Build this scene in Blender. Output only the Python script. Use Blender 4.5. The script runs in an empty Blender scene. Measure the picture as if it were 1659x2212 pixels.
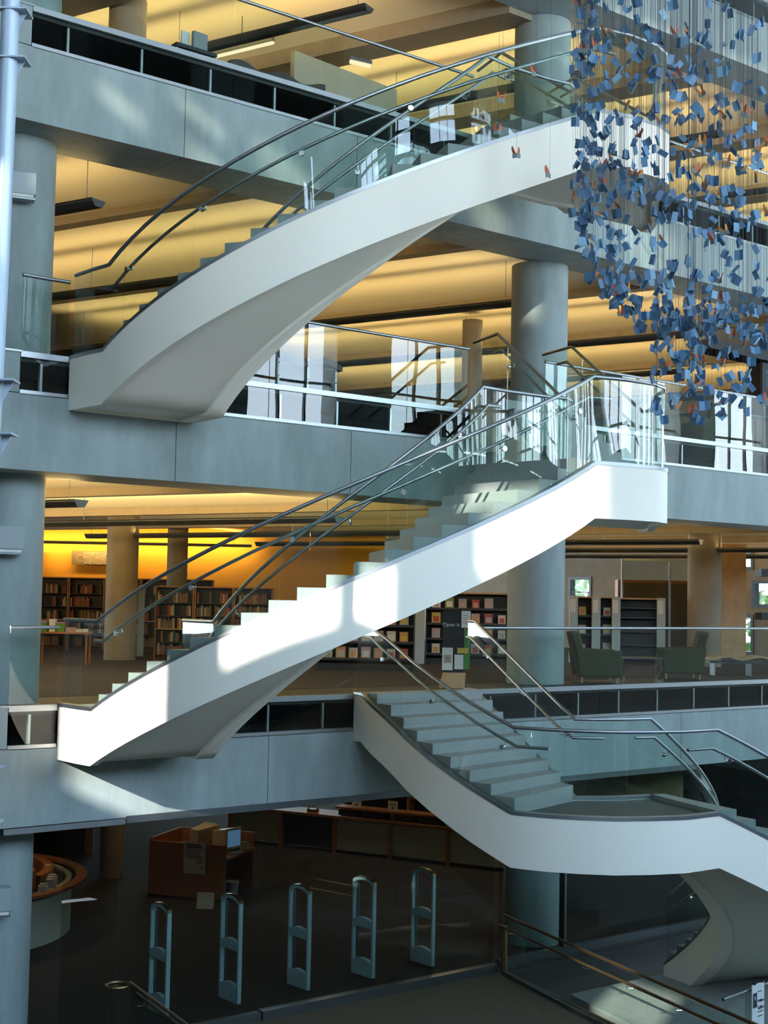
import bpy, math, random
from mathutils import Vector, Matrix
random.seed(7)
S = bpy.context.scene
COL = S.collection
pi = math.pi

# ------------------------------------------------------------------ camera
cam = bpy.data.cameras.new('camera'); co = bpy.data.objects.new('camera', cam); COL.objects.link(co)
cam.sensor_fit = 'VERTICAL'; cam.sensor_height = 36.0; cam.lens = 36.0 * 3011.3 / 2212.0
cam.clip_end = 500
yaw, pitch, roll = math.radians(38.244), math.radians(3.492), math.radians(1.083)
fwd = Vector((math.sin(yaw) * math.cos(pitch), math.cos(yaw) * math.cos(pitch), math.sin(pitch)))
rt = Vector((math.cos(yaw), -math.sin(yaw), 0)); up = rt.cross(fwd)
r2 = rt * math.cos(roll) + up * math.sin(roll); u2 = up * math.cos(roll) - rt * math.sin(roll)
M = Matrix((r2, u2, -fwd)).transposed().to_4x4(); M.translation = Vector((0, -17.82, 6.4))
co.matrix_world = M
S.camera = co

# ------------------------------------------------------------------ world, sun, exposure
W = bpy.data.worlds.new('sky'); S.world = W; W.use_nodes = True
nt = W.node_tree; nt.nodes.clear()
out = nt.nodes.new('ShaderNodeOutputWorld'); bg = nt.nodes.new('ShaderNodeBackground')
tc = nt.nodes.new('ShaderNodeTexCoord'); sp = nt.nodes.new('ShaderNodeSeparateXYZ'); cr = nt.nodes.new('ShaderNodeValToRGB')
nt.links.new(tc.outputs['Generated'], sp.inputs[0]); nt.links.new(sp.outputs['Z'], cr.inputs[0])
cr.color_ramp.elements[0].position = 0.0; cr.color_ramp.elements[0].color = (0.68, 0.81, 0.90, 1)
cr.color_ramp.elements[1].position = 0.7; cr.color_ramp.elements[1].color = (0.28, 0.52, 0.86, 1)
nt.links.new(cr.outputs[0], bg.inputs['Color']); bg.inputs['Strength'].default_value = 19.5
nt.links.new(bg.outputs[0], out.inputs[0])

SUN = Vector((1.641, 0.88, -0.774)).normalized()          # direction the sunlight travels
sl = bpy.data.lights.new('sun', 'SUN'); sl.energy = 14.0; sl.angle = math.radians(0.6); sl.color = (1.0, 0.97, 0.90)
so = bpy.data.objects.new('sun', sl); COL.objects.link(so)
so.rotation_euler = SUN.to_track_quat('-Z', 'Y').to_euler(); so.location = (-20, -30, 40)

S.view_settings.view_transform = 'Standard'; S.view_settings.look = 'None'
S.view_settings.gamma = 1.0; S.view_settings.use_curve_mapping = False
S.view_settings.exposure = 0.0
S.cycles.transparent_max_bounces = 40; S.cycles.max_bounces = 8; S.cycles.diffuse_bounces = 3
S.cycles.caustics_reflective = False; S.cycles.caustics_refractive = False
S.cycles.sample_clamp_indirect = 6.0
try: S.cycles.use_denoising = True
except Exception: pass

# ------------------------------------------------------------------ materials
MAT = {}
def mat(name, col, rough=0.6, metal=0.0, noise=None, scale=4.0, bump=0.0, spec=0.5, stretch=None):
    if name in MAT: return MAT[name]
    m = bpy.data.materials.new(name); m.use_nodes = True
    n = m.node_tree; b = n.nodes['Principled BSDF']
    b.inputs['Base Color'].default_value = (*col, 1); b.inputs['Roughness'].default_value = rough
    b.inputs['Metallic'].default_value = metal; b.inputs['Specular IOR Level'].default_value = spec
    if noise or bump:
        t = n.nodes.new('ShaderNodeTexCoord'); mp = n.nodes.new('ShaderNodeMapping')
        if stretch: mp.inputs['Scale'].default_value = stretch
        n.links.new(t.outputs['Object'], mp.inputs[0])
        x = n.nodes.new('ShaderNodeTexNoise'); x.inputs['Scale'].default_value = scale
        x.inputs['Detail'].default_value = 6; x.inputs['Roughness'].default_value = 0.65
        n.links.new(mp.outputs[0], x.inputs['Vector'])
        if noise:
            r = n.nodes.new('ShaderNodeValToRGB')
            r.color_ramp.elements[0].position = 0.3; r.color_ramp.elements[1].position = 0.72
            r.color_ramp.elements[0].color = (*[c * (1 - noise) for c in col], 1)
            r.color_ramp.elements[1].color = (*[min(1, c * (1 + noise)) for c in col], 1)
            n.links.new(x.outputs['Fac'], r.inputs[0]); n.links.new(r.outputs[0], b.inputs['Base Color'])
        if bump:
            bp = n.nodes.new('ShaderNodeBump'); bp.inputs['Strength'].default_value = bump; bp.inputs['Distance'].default_value = 0.02
            n.links.new(x.outputs['Fac'], bp.inputs['Height']); n.links.new(bp.outputs[0], b.inputs['Normal'])
    MAT[name] = m; return m

def glassmat(name, tint, refl=1.0, wave=0.0, scale=1.3):
    m = bpy.data.materials.new(name); m.use_nodes = True
    n = m.node_tree; n.nodes.clear()
    o = n.nodes.new('ShaderNodeOutputMaterial'); mx = n.nodes.new('ShaderNodeMixShader')
    tr = n.nodes.new('ShaderNodeBsdfTransparent'); gl = n.nodes.new('ShaderNodeBsdfGlossy')
    fr = n.nodes.new('ShaderNodeFresnel'); mu = n.nodes.new('ShaderNodeMath'); mu.operation = 'MULTIPLY'; mu.use_clamp = True
    fr.inputs['IOR'].default_value = 1.5; mu.inputs[1].default_value = refl
    tr.inputs[0].default_value = (*tint, 1); gl.inputs['Color'].default_value = (1, 1, 1, 1); gl.inputs['Roughness'].default_value = 0.0
    if wave:
        t = n.nodes.new('ShaderNodeTexCoord'); x = n.nodes.new('ShaderNodeTexNoise'); x.inputs['Scale'].default_value = scale
        x.inputs['Detail'].default_value = 1.0
        bp = n.nodes.new('ShaderNodeBump'); bp.inputs['Strength'].default_value = wave; bp.inputs['Distance'].default_value = 0.05
        n.links.new(t.outputs['Object'], x.inputs['Vector']); n.links.new(x.outputs['Fac'], bp.inputs['Height'])
        n.links.new(bp.outputs[0], gl.inputs['Normal'])
    ge = n.nodes.new('ShaderNodeNewGeometry'); sb = n.nodes.new('ShaderNodeMath'); sb.operation = 'SUBTRACT'; sb.inputs[0].default_value = 1.0
    m2 = n.nodes.new('ShaderNodeMath'); m2.operation = 'MULTIPLY'
    n.links.new(ge.outputs['Backfacing'], sb.inputs[1]); n.links.new(fr.outputs[0], m2.inputs[0]); n.links.new(sb.outputs[0], m2.inputs[1])
    n.links.new(m2.outputs[0], mu.inputs[0]); n.links.new(mu.outputs[0], mx.inputs[0])
    n.links.new(tr.outputs[0], mx.inputs[1]); n.links.new(gl.outputs[0], mx.inputs[2]); n.links.new(mx.outputs[0], o.inputs[0])
    MAT[name] = m; return m

def emit(name, col, st):
    m = bpy.data.materials.new(name); m.use_nodes = True; n = m.node_tree; n.nodes.clear()
    o = n.nodes.new('ShaderNodeOutputMaterial'); e = n.nodes.new('ShaderNodeEmission')
    e.inputs[0].default_value = (*col, 1); e.inputs[1].default_value = st; n.links.new(e.outputs[0], o.inputs[0])
    MAT[name] = m; return m

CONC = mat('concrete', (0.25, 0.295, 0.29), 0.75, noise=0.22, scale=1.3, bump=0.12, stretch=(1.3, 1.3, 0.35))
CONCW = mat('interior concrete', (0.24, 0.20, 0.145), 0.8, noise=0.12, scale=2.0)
PLAST = mat('white plaster', (0.88, 0.81, 0.69), 0.65, bump=0.03, scale=40)
STEEL = mat('brushed steel', (0.36, 0.38, 0.39), 0.38, 1.0)
STEELD = mat('dark steel', (0.20, 0.22, 0.23), 0.35, 0.9)
CHROME = mat('chrome', (0.8, 0.82, 0.84), 0.12, 1.0)
PIPE = mat('painted steel grey blue', (0.36, 0.43, 0.52), 0.4, 0.2)
BRONZE = mat('bronze', (0.22, 0.14, 0.07), 0.4, 0.9)
CEIL = mat('ceiling paint', (0.80, 0.74, 0.62), 0.85)
RIB = mat('ceiling rib', (0.26, 0.21, 0.15), 0.85, noise=0.1)
CARPET = mat('carpet', (0.020, 0.013, 0.009), 0.95, noise=0.3, scale=30)
CARPETD = mat('dark carpet', (0.032, 0.024, 0.018), 0.95, noise=0.3, scale=30)
BLACK = mat('black', (0.012, 0.013, 0.014), 0.6)
DARK = mat('dark metal', (0.05, 0.055, 0.06), 0.45, 0.5)
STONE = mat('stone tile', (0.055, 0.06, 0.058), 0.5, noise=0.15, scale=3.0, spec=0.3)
TAN = mat('tan carpet', (0.085, 0.066, 0.036), 0.9, noise=0.2, scale=12)
TREAD = mat('pale terrazzo', (0.28, 0.285, 0.275), 0.5, noise=0.08, scale=30)
WOOD = mat('cherry wood', (0.30, 0.115, 0.04), 0.45, noise=0.25, scale=3, stretch=(1, 1, 9))
WOODL = mat('light wood', (0.42, 0.26, 0.12), 0.5, noise=0.2, scale=3, stretch=(1, 8, 1))
ORANGE = mat('orange wall paint', (0.72, 0.36, 0.04), 0.8)
LAMIN = mat('green grey laminate', (0.30, 0.31, 0.25), 0.5)
PALE = mat('pale wall paint', (0.14, 0.13, 0.10), 0.8)
SAGE = mat('sage upholstery', (0.045, 0.047, 0.018), 0.9, noise=0.12, scale=40)
ENDP = mat('grey green end panel', (0.36, 0.42, 0.40), 0.6)
BEIGE = mat('beige plastic', (0.52, 0.44, 0.29), 0.5)
GATEM = mat('pale blue grey plastic', (0.36, 0.50, 0.52), 0.45)
PAPER = mat('paper', (0.62, 0.62, 0.58), 0.8)
INK = mat('ink', (0.02, 0.02, 0.025), 0.8)
GREY = mat('grey plastic', (0.22, 0.24, 0.25), 0.5)
GLASS = glassmat('guard glass', (0.90, 0.95, 0.93), 0.95, 0.03, 0.8)
FGLASS = glassmat('facade glass', (0.80, 0.84, 0.82), 0.35, 0.02, 0.7)
DIMGL = glassmat('sun dimming pane', (0.62, 0.62, 0.56), 0.6)
LEAF = mat('leaves', (0.22, 0.36, 0.10), 0.7, noise=0.5, scale=2)
LEAFD = mat('dark leaves', (0.05, 0.09, 0.03), 0.8, noise=0.4, scale=2)

# ------------------------------------------------------------------ mesh helpers
class MB:
    def __init__(s): s.v = []; s.f = []
    def add(s, vs, fs):
        o = len(s.v); s.v += [tuple(v) for v in vs]; s.f += [tuple(i + o for i in f) for f in fs]; return s
    def box(s, x0, x1, y0, y1, z0, z1):
        return s.add([(x0, y0, z0), (x1, y0, z0), (x1, y1, z0), (x0, y1, z0), (x0, y0, z1), (x1, y0, z1), (x1, y1, z1), (x0, y1, z1)],
                     [(0, 3, 2, 1), (4, 5, 6, 7), (0, 1, 5, 4), (1, 2, 6, 5), (2, 3, 7, 6), (3, 0, 4, 7)])
    def obox(s, c, d, rz=0, rx=0, ry=0):
        R = Matrix.Rotation(rz, 3, 'Z') @ Matrix.Rotation(ry, 3, 'Y') @ Matrix.Rotation(rx, 3, 'X'); c = Vector(c)
        m = MB().box(-d[0] / 2, d[0] / 2, -d[1] / 2, d[1] / 2, -d[2] / 2, d[2] / 2)
        return s.add([R @ Vector(v) + c for v in m.v], m.f)
    def prism(s, poly, z0, z1):
        n = len(poly); z0s = z0 if isinstance(z0, (list, tuple)) else [z0] * n; z1s = z1 if isinstance(z1, (list, tuple)) else [z1] * n
        a = sum(poly[i][0] * poly[(i + 1) % n][1] - poly[(i + 1) % n][0] * poly[i][1] for i in range(n))
        if a < 0: poly = poly[::-1]; z0s = z0s[::-1]; z1s = z1s[::-1]
        return s.add([(p[0], p[1], z) for p, z in zip(poly, z0s)] + [(p[0], p[1], z) for p, z in zip(poly, z1s)],
                     [tuple(range(n))[::-1], tuple(range(n, 2 * n))] + [(i, (i + 1) % n, (i + 1) % n + n, i + n) for i in range(n)])
    def tube(s, pts, r, n=8, closed=False):
        pts = [Vector(p) for p in pts]; k = len(pts); rings = []
        for i, p in enumerate(pts):
            a = pts[max(i - 1, 0)]; b = pts[min(i + 1, k - 1)]; t = (b - a).normalized()
            ref = Vector((0, 0, 1)) if abs(t.z) < 0.95 else Vector((1, 0, 0))
            x = t.cross(ref).normalized(); y = x.cross(t)
            rr = r[i] if isinstance(r, (list, tuple)) else r
            rings.append([p + x * rr * math.cos(2 * pi * j / n) + y * rr * math.sin(2 * pi * j / n) for j in range(n)])
        vs = [v for g in rings for v in g]; fs = []
        for i in range(k - 1):
            for j in range(n):
                fs.append((i * n + j, i * n + (j + 1) % n, (i + 1) * n + (j + 1) % n, (i + 1) * n + j))
        fs += [tuple(range(n))[::-1], tuple(range((k - 1) * n, k * n))]
        return s.add(vs, fs)
    def cyl(s, x, y, z0, z1, r, n=24, r1=None):
        return s.tube([(x, y, z0), (x, y, z1)], [r, r if r1 is None else r1], n)
    def ribbon(s, pts, o0, o1, d0, d1):
        """closed bar along pts: between side offsets o0..o1 (to the left of travel) and heights d0..d1 above pts"""
        k = len(pts); nrm = normals(pts); vs = []; fs = []
        for i, (p, q) in enumerate(zip(pts, nrm)):
            a = d0[i] if isinstance(d0, list) else d0; b = d1[i] if isinstance(d1, list) else d1
            for o, d in ((o0, a), (o1, a), (o1, b), (o0, b)): vs.append((p[0] + q[0] * o, p[1] + q[1] * o, p[2] + d))
        for i in range(k - 1):
            for j in range(4):
                fs.append((i * 4 + j, i * 4 + (j + 1) % 4, (i + 1) * 4 + (j + 1) % 4, (i + 1) * 4 + j))
        fs += [(3, 2, 1, 0), tuple((k - 1) * 4 + j for j in range(4))]
        return s.add(vs, fs)
    def sphere(s, c, r, n=8, sc=(1, 1, 1)):
        vs = [(c[0], c[1], c[2] + r * sc[2])]; fs = []; h = n // 2
        for i in range(1, h):
            t = pi * i / h
            for j in range(n):
                p = 2 * pi * j / n; vs.append((c[0] + r * sc[0] * math.sin(t) * math.cos(p), c[1] + r * sc[1] * math.sin(t) * math.sin(p), c[2] + r * sc[2] * math.cos(t)))
        vs.append((c[0], c[1], c[2] - r * sc[2])); L = len(vs) - 1
        for j in range(n): fs.append((0, 1 + j, 1 + (j + 1) % n))
        for i in range(h - 2):
            for j in range(n): fs.append((1 + i * n + j, 1 + (i + 1) * n + j, 1 + (i + 1) * n + (j + 1) % n, 1 + i * n + (j + 1) % n))
        for j in range(n): fs.append((L, 1 + (h - 2) * n + (j + 1) % n, 1 + (h - 2) * n + j))
        return s.add(vs, fs)
    def mesh(s, name, m):
        me = bpy.data.meshes.new(name); me.from_pydata(s.v, [], s.f)
        import bmesh
        b = bmesh.new(); b.from_mesh(me); bmesh.ops.recalc_face_normals(b, faces=b.faces); b.to_mesh(me); b.free()
        if m: me.materials.append(m)
        return me
    def build(s, name, m, parent=None, smooth=False, kind=None, label=None, cat=None, group=None, world=True, bevel=0):
        if parent is not None and world:
            L = parent_loc(parent); s.v = [(v[0] - L.x, v[1] - L.y, v[2] - L.z) for v in s.v]
        me = s.mesh(name, m)
        if smooth:
            for p in me.polygons: p.use_smooth = True
            try: me.set_sharp_from_angle(angle=math.radians(40))
            except Exception: pass
        o = bpy.data.objects.new(name, me); COL.objects.link(o)
        if parent is not None: o.parent = parent
        if bevel:
            bv = o.modifiers.new('bevel', 'BEVEL'); bv.width = bevel; bv.segments = 2
        return tag(o, label, cat, group, kind)

def parent_loc(p):
    L = Vector((0, 0, 0))
    while p is not None: L += p.location; p = p.parent
    return L
def normals(pts):
    out = []; k = len(pts)
    for i in range(k):
        a = pts[max(i - 1, 0)]; b = pts[min(i + 1, k - 1)]
        dx, dy = b[0] - a[0], b[1] - a[1]; l = math.hypot(dx, dy) or 1; out.append((-dy / l, dx / l))
    return out
def tag(o, label=None, cat=None, group=None, kind=None):
    if label: o['label'] = label
    if cat: o['category'] = cat
    if group: o['group'] = group
    if kind: o['kind'] = kind
    return o
def thing(name, label, cat, loc=(0, 0, 0), rz=0, group=None, kind=None):
    o = bpy.data.objects.new(name, None); COL.objects.link(o); o.empty_display_size = 0.2
    o.location = loc; o.rotation_euler = (0, 0, rz); return tag(o, label, cat, group, kind)
def copy_tree(o, parent=None):
    c = o.copy(); COL.objects.link(c)
    if parent is not None: c.parent = parent
    for ch in o.children: copy_tree(ch, c)
    return c
def resample(pts, step):
    out = [pts[0]]
    for a, b in zip(pts, pts[1:]):
        l = math.dist(a, b); n = max(1, round(l / step))
        for i in range(1, n + 1): out.append(tuple(a[j] + (b[j] - a[j]) * i / n for j in range(len(a))))
    return out
def arclen(pts):
    s = [0.0]
    for a, b in zip(pts, pts[1:]): s.append(s[-1] + math.hypot(b[0] - a[0], b[1] - a[1]))
    return s
def at_s(pts, s, t):
    for i in range(len(pts) - 1):
        if t <= s[i + 1] or i == len(pts) - 2:
            f = (t - s[i]) / max(1e-9, s[i + 1] - s[i]); a, b = pts[i], pts[i + 1]
            return tuple(a[j] + (b[j] - a[j]) * f for j in range(3))
def sub_path(pts, t0, t1, n=4):
    s = arclen(pts); inner = [p for p, q in zip(pts, s) if t0 + 0.02 < q < t1 - 0.02]
    return [at_s(pts, s, t0)] + inner + [at_s(pts, s, t1)]

Z = [0.0, 4.82, 9.62, 14.43, 19.24]                       # finished floor levels
XL, XR = 4.0, 46.0

# ------------------------------------------------------------------ setting: beams, slabs, columns, ceilings
SPN = ['second', 'third', 'fourth', 'fifth']
for n in (1, 2, 3, 4):
    zt, zb = Z[n] - 0.55, Z[n] - 1.59
    b = thing('spandrel_beam', f'long grey concrete beam along the edge of the {SPN[n-1]} floor', 'beam', (XL, 0, zb), kind='structure')
    xs = [XL, 10.15, 13.35, 20.6, 28.0, 36.0, XR]
    if n == 1: xs = [XL, 11.9, 14.6, 21.5, 29.0, 37.0, XR]
    for a, c in zip(xs, xs[1:]):
        MB().box(a + 0.006, c - 0.006, 0, 1.12, zb, zt).build('panel', CONC, b)
    MB().box(XL, XR, 0.03, 1.10, zb + 0.03, zt - 0.03).build('joint_filler', BLACK, b)
    MB().box(7.75, XR, 0.09, 1.60, zt - .01, zt + .012).build('slot_shade_sheet', BLACK, b); MB().box(7.75, XR, 1.62, 1.69, zt, Z[n] - .02).build('slot_shade_back', BLACK, b)  # black sheets standing in for the shade inside the slot
    k = MB().box(XL, 7.71, 0.0, 0.35, zt + 0.01, Z[n] + 0.01).build('upstand', CONC, b)
    MB().box(XL, 7.73, -0.02, 0.37, Z[n] + 0.01, Z[n] + 0.035).build('upstand_cap', STEEL, b)
for n in (1, 2, 3, 4):
    f = MB().box(-12, 38, 1.7, 32, Z[n] - 0.25, Z[n]).build('floor', CARPET, kind='structure', label=f'dark carpeted floor slab of the {SPN[n-1]} floor', cat='floor')
    MB().box(-12, 46, 0.08, 1.7, Z[n] - 0.10, Z[n] - 0.005).build('floor_edge', BLACK, f, world=False)
MB().box(-12, 60, 0.1, 32, -0.3, 0).build('floor', CARPETD, kind='structure', label='dark brown carpet inside the ground floor entrance', cat='floor')

dV = (-0.342, 0.940); nV = (0.940, 0.342)
def uv(u, v, z): return (u * nV[0] + v * dV[0], u * nV[1] + v * dV[1], z)
def v0(u, y=1.12): return (y - u * nV[1]) / dV[1]
RIB0 = {1: 11.6, 2: 11.6, 3: 12.75, 0: 11.6}
for n in (0, 1, 2, 3):
    zb = Z[n + 1] - 1.59
    m = MB(); us = []
    ribs = [RIB0[n] + 4.65 * k for k in range(-3, 8)]
    prof = []
    for a, c in zip(ribs, ribs[1:]):
        for i in range(13):
            t = i / 13; prof.append((a + (c - a) * t, zb + 0.10 + 0.26 * math.sin(pi * t) ** 0.7))
    vs = []; fs = []
    for u, z in prof:
        vs.append(uv(u, v0(u), z)); vs.append(uv(u, 30, z))
    for i in range(len(prof) - 1): fs.append((2 * i, 2 * i + 1, 2 * i + 3, 2 * i + 2))
    m.add(vs, fs); c = m.build('ceiling', CEIL, smooth=True, kind='structure', label=f'vaulted warm lit ceiling above the {["ground","second","third","fourth"][n]} floor', cat='ceiling')
    for u in ribs:
        w = 0.14 if n != 3 else 0.36
        a, b_, c2, d2 = uv(u - w, v0(u - w), 0), uv(u + w, v0(u + w), 0), uv(u + w, 30, 0), uv(u - w, 30, 0)
        MB().prism([a[:2], b_[:2], c2[:2], d2[:2]], zb + (0.0 if n != 3 else -0.12), zb + 0.2).build('ceiling_rib', RIB, c)
MB().box(-12, 60, 1.12, 32, Z[4] - 0.3, Z[4] - 0.26).build('roof_slab', CONC, kind='structure', label='concrete slab closing the top of the fourth floor', cat='slab')

def column(x, y, r, z0, z1, lab, m=CONC):
    o = MB().cyl(x, y, z0, z1, r, 40).build('column', m, smooth=True, kind='structure', label=lab, cat='column'); return o
for n in range(0, 4):
    zt = Z[n + 1] - 1.58
    lv = ['ground', 'second', 'third', 'fourth'][n]
    column(8.06, 1.10, 0.53, Z[n], zt, f'round concrete column at the left edge on the {lv} floor')
    column(18.84, 1.34, 0.545, Z[n], zt, f'big round concrete column right of centre on the {lv} floor')
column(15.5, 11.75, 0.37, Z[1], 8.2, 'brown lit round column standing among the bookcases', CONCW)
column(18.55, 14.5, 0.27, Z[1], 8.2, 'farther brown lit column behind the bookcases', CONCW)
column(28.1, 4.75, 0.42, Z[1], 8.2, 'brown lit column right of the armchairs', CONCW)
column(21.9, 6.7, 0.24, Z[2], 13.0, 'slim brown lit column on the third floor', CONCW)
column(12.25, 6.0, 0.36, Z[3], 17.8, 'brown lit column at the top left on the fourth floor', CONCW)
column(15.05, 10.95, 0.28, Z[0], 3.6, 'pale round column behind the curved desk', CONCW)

# inner walls of the library floors
MB().box(-12, 24, 26, 26.2, Z[0], 3.3).build('wall_back', PALE, kind='structure', label='pale back wall of the ground floor', cat='wall')
MB().box(24, 38.2, 14, 14.2, Z[0], 3.3).build('wall_back', mat('dark brown wall', (0.035, 0.028, 0.02), .8), kind='structure', label='dark brown back wall at the right of the ground floor', cat='wall')
MB().prism([(9.0, 25.6), (24.6, 13.3), (24.75, 13.5), (9.15, 25.8)], Z[1], 8.5).build('wall_back', ORANGE, kind='structure', label='orange back wall behind the bookcases', cat='wall')
MB().box(-12, 36, 28, 28.2, Z[2], 13.4).build('wall_back', ORANGE, kind='structure', label='warm back wall of the third floor', cat='wall')
MB().box(-12, 36, 28, 28.2, Z[3], 18.2).build('wall_back', ORANGE, kind='structure', label='warm back wall of the fourth floor', cat='wall')

# second floor end wall on the right with its windows
def wall_with_holes(name, X, th, y0, y1, z0, z1, holes, m, **kw):
    """slab in the plane x = X; holes are (y0,y1,z0,z1)"""
    ys = sorted({y0, y1, *[h[0] for h in holes], *[h[1] for h in holes]}); zs = sorted({z0, z1, *[h[2] for h in holes], *[h[3] for h in holes]})
    b = MB()
    for a, c in zip(ys, ys[1:]):
        run = None
        for e, f in zip(zs, zs[1:]):
            my, mz = (a + c) / 2, (e + f) / 2
            hole = any(h[0] < my < h[1] and h[2] < mz < h[3] for h in holes)
            if not hole: run = (run[0], f) if run else (e, f)
            if hole and run: b.box(X, X + th, a, c, *run); run = None
        if run: b.box(X, X + th, a, c, *run)
    return b.build(name, m, **kw)
H2 = [(14.2, 15.15, 6.45, 7.15), (7.72, 8.35, 7.45, 7.95), (6.2, 7.68, 6.35, 7.05), (7.72, 8.45, 4.95, 6.05)]
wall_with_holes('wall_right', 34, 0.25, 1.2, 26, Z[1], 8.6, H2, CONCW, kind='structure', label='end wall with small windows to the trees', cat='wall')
for i, h in enumerate(H2):
    w = thing(f'window_{i+1}', ['small window with bright green leaves outside', 'small white window above the dark shelf', 'dark framed window with leaves at the right edge', 'tall white window beside the end column'][i], 'window', (34, h[0], h[2]), kind='structure')
    MB().box(34.1, 34.12, h[0], h[1], h[2], h[3]).build('pane', FGLASS, w)
    fb = MB(); t = 0.05
    fb.box(33.97, 34.2, h[0] - t, h[0] + t, h[2] - t, h[3] + t); fb.box(33.97, 34.2, h[1] - t, h[1] + t, h[2] - t, h[3] + t)
    fb.box(33.97, 34.2, h[0] + t, h[1] - t, h[2] - t, h[2] + t); fb.box(33.97, 34.2, h[0] + t, h[1] - t, h[3] - t, h[3] + t)
    wf = fb.build('window_frame', DARK, w)
    if i == 0: MB().box(34.0, 34.18, h[0] + t, h[1] - t, h[2] + 0.22, h[2] + 0.26).build('mullion', DARK, wf)
def tree(x, y, z0, h, r, lab, m):
    t = thing('tree', lab, 'tree', (x, y, z0), group='trees outside the end windows')
    MB().tube([(x, y, z0), (x + .1, y, z0 + h * .5), (x, y + .1, z0 + h * .8)], [.16, .12, .06], 8).build('trunk', RIB, t)
    b = MB()
    for i in range(420):
        a, q, rr = random.uniform(0, 2 * pi), random.uniform(-1, 1), r * random.uniform(.55, 1)
        c = Vector((x + rr * math.cos(a) * math.sqrt(1 - q * q), y + rr * math.sin(a) * math.sqrt(1 - q * q), z0 + h * .68 + rr * .8 * q))
        e1 = Vector((random.gauss(0, 1), random.gauss(0, 1), random.gauss(0, 1))).normalized() * .28; e2 = e1.cross(Vector((random.gauss(0, 1), random.gauss(0, 1), 1))).normalized() * .16
        b.add([c - e1, c + e2, c + e1, c - e2], [(0, 1, 2, 3)])
    tag(b.build('foliage', m, t), kind='stuff')
tree(47, 26.5, -4, 13.5, 3.4, 'sunny leafy tree seen through the small end window', LEAF)
tree(48, 16.0, -4, 13.5, 3.0, 'leafy tree seen through the right edge window', LEAF)

# ------------------------------------------------------------------ glazing of the entrance
w = thing('window_5', 'tall frameless glass front of the ground floor entrance', 'window', (8.62, 0.1, 0), kind='structure')
gx = [8.62, 9.50, 11.9, 14.58, 16.70]
for a, c in zip(gx, gx[1:]): MB().box(a + 0.008, c - 0.008, 0.10, 0.115, 0.13, 3.2).build('pane', FGLASS, w)
for a, c in zip([17.0, 18.6, 19.95, 22.5, 26, 30, 34], [18.6, 19.95, 22.5, 26, 30, 34, 40]): MB().box(a + 0.008, c - 0.008, 0.30, 0.315, 0.13, 3.2).build('pane', FGLASS, w)
MB().box(8.62, 11.9, 0.04, 0.16, 0, 0.13).build('sill', STEELD, w); MB().box(11.93, 16.75, 0.02, 0.18, 0, 0.14).build('sill', STEELD, w)
MB().box(17.0, 40, 0.25, 0.37, 0, 0.13).build('sill', STEELD, w)
MB().box(7.7, 9.5, -0.02, 0.16, 3.14, 3.22).build('header', STEEL, w); MB().box(9.52, 22, -0.015, 0.10, 3.15, 3.25).build('header', STEELD, w)
MB().box(18.58, 18.63, 0.24, 0.38, 0.13, 3.2).build('mullion', STEELD, w)

# plaza, pit and the little bridge in front of the entrance
MB().prism([(9.45, 0.05), (16.86, 0.05), (15.15, -7.4), (7.9, -7.4)], -0.25, 0.0).build('floor', TAN, kind='structure', label='tan carpeted bridge leading to the entrance', cat='floor')
MB().prism([(16.87, 0.06), (16.93, 0.06), (15.22, -7.4), (15.16, -7.4)], -0.25, 0.02).build('trim_1', BRONZE, kind='structure', label='bronze edge strip along the right side of the bridge', cat='trim')
MB().prism([(9.44, 0.05), (9.38, 0.05), (7.83, -7.4), (7.89, -7.4)], -0.25, 0.02).build('trim_2', BRONZE, kind='structure', label='bronze edge strip along the left side of the bridge', cat='trim')
MB().prism([(15.9, -7.0), (46, -7.0), (46, -25.5), (11.9, -25.5)], -0.6, -0.18).build('floor', STONE, kind='structure', label='unseen atrium floor coloured dark to cut bounced light', cat='floor')  # unseen floor coloured dark to cut bounce and glass reflections
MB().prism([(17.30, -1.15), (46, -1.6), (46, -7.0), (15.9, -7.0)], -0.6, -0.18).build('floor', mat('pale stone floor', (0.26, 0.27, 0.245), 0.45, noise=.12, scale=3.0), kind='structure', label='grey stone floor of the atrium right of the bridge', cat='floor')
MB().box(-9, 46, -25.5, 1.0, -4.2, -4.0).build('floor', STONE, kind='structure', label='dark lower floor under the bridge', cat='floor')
MB().box(-12, 60, 0.06, 0.1, -4, -0.02).build('wall_front', BLACK, kind='structure', label='dark wall under the entrance', cat='wall')

# ------------------------------------------------------------------ far sides of the atrium (behind the camera)
def sunwin(y0, y1, z0, z1): return (y0, y1, z0, z1)
SW = [(-10.4, -9.45, 12.0, 13.5), *[(-10.4 - .155 * (k + 1), -10.4 - .155 * k, 12.35 + .078 * k, 13.75 + .03 * k) for k in range(10)], *[(-12.85 - .163 * (k + 1), -12.85 - .163 * k, 14.07 + .106 * k, 15.1 + .085 * k) for k in range(10)], (-15.15, -14.64, 15.25, 16.1), (-16.86, -16.1, 16.45, 18.1), (-16.1, -15.4, 17.4, 18.2), (-17.34, -16.93, 17.5, 19.2),
      (-17.3, -15.9, 12.0, 12.95)]
SD = [(-10.0, -9.51, 21.75, 22.15), (-10.72, -10.2, 22.55, 22.9), (-10.75, -10.28, 21.75, 22.3), (-11.74, -10.95, 22.6, 23.2), (-9.0, -8.78, 20.0, 20.35), (-16.4, -15.2, 26.6, 27.9), (-13.87, -13.34, 24.64, 25.38)]
wall_with_holes('light_block_left', -9.2, 0.2, -26, 3, -4, 30, SW + SD, CONC, kind='structure', label='unseen end wall with openings cut to shape the sun patches', cat='wall')  # unseen wall added as a sun mask, openings placed for the patches
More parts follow.
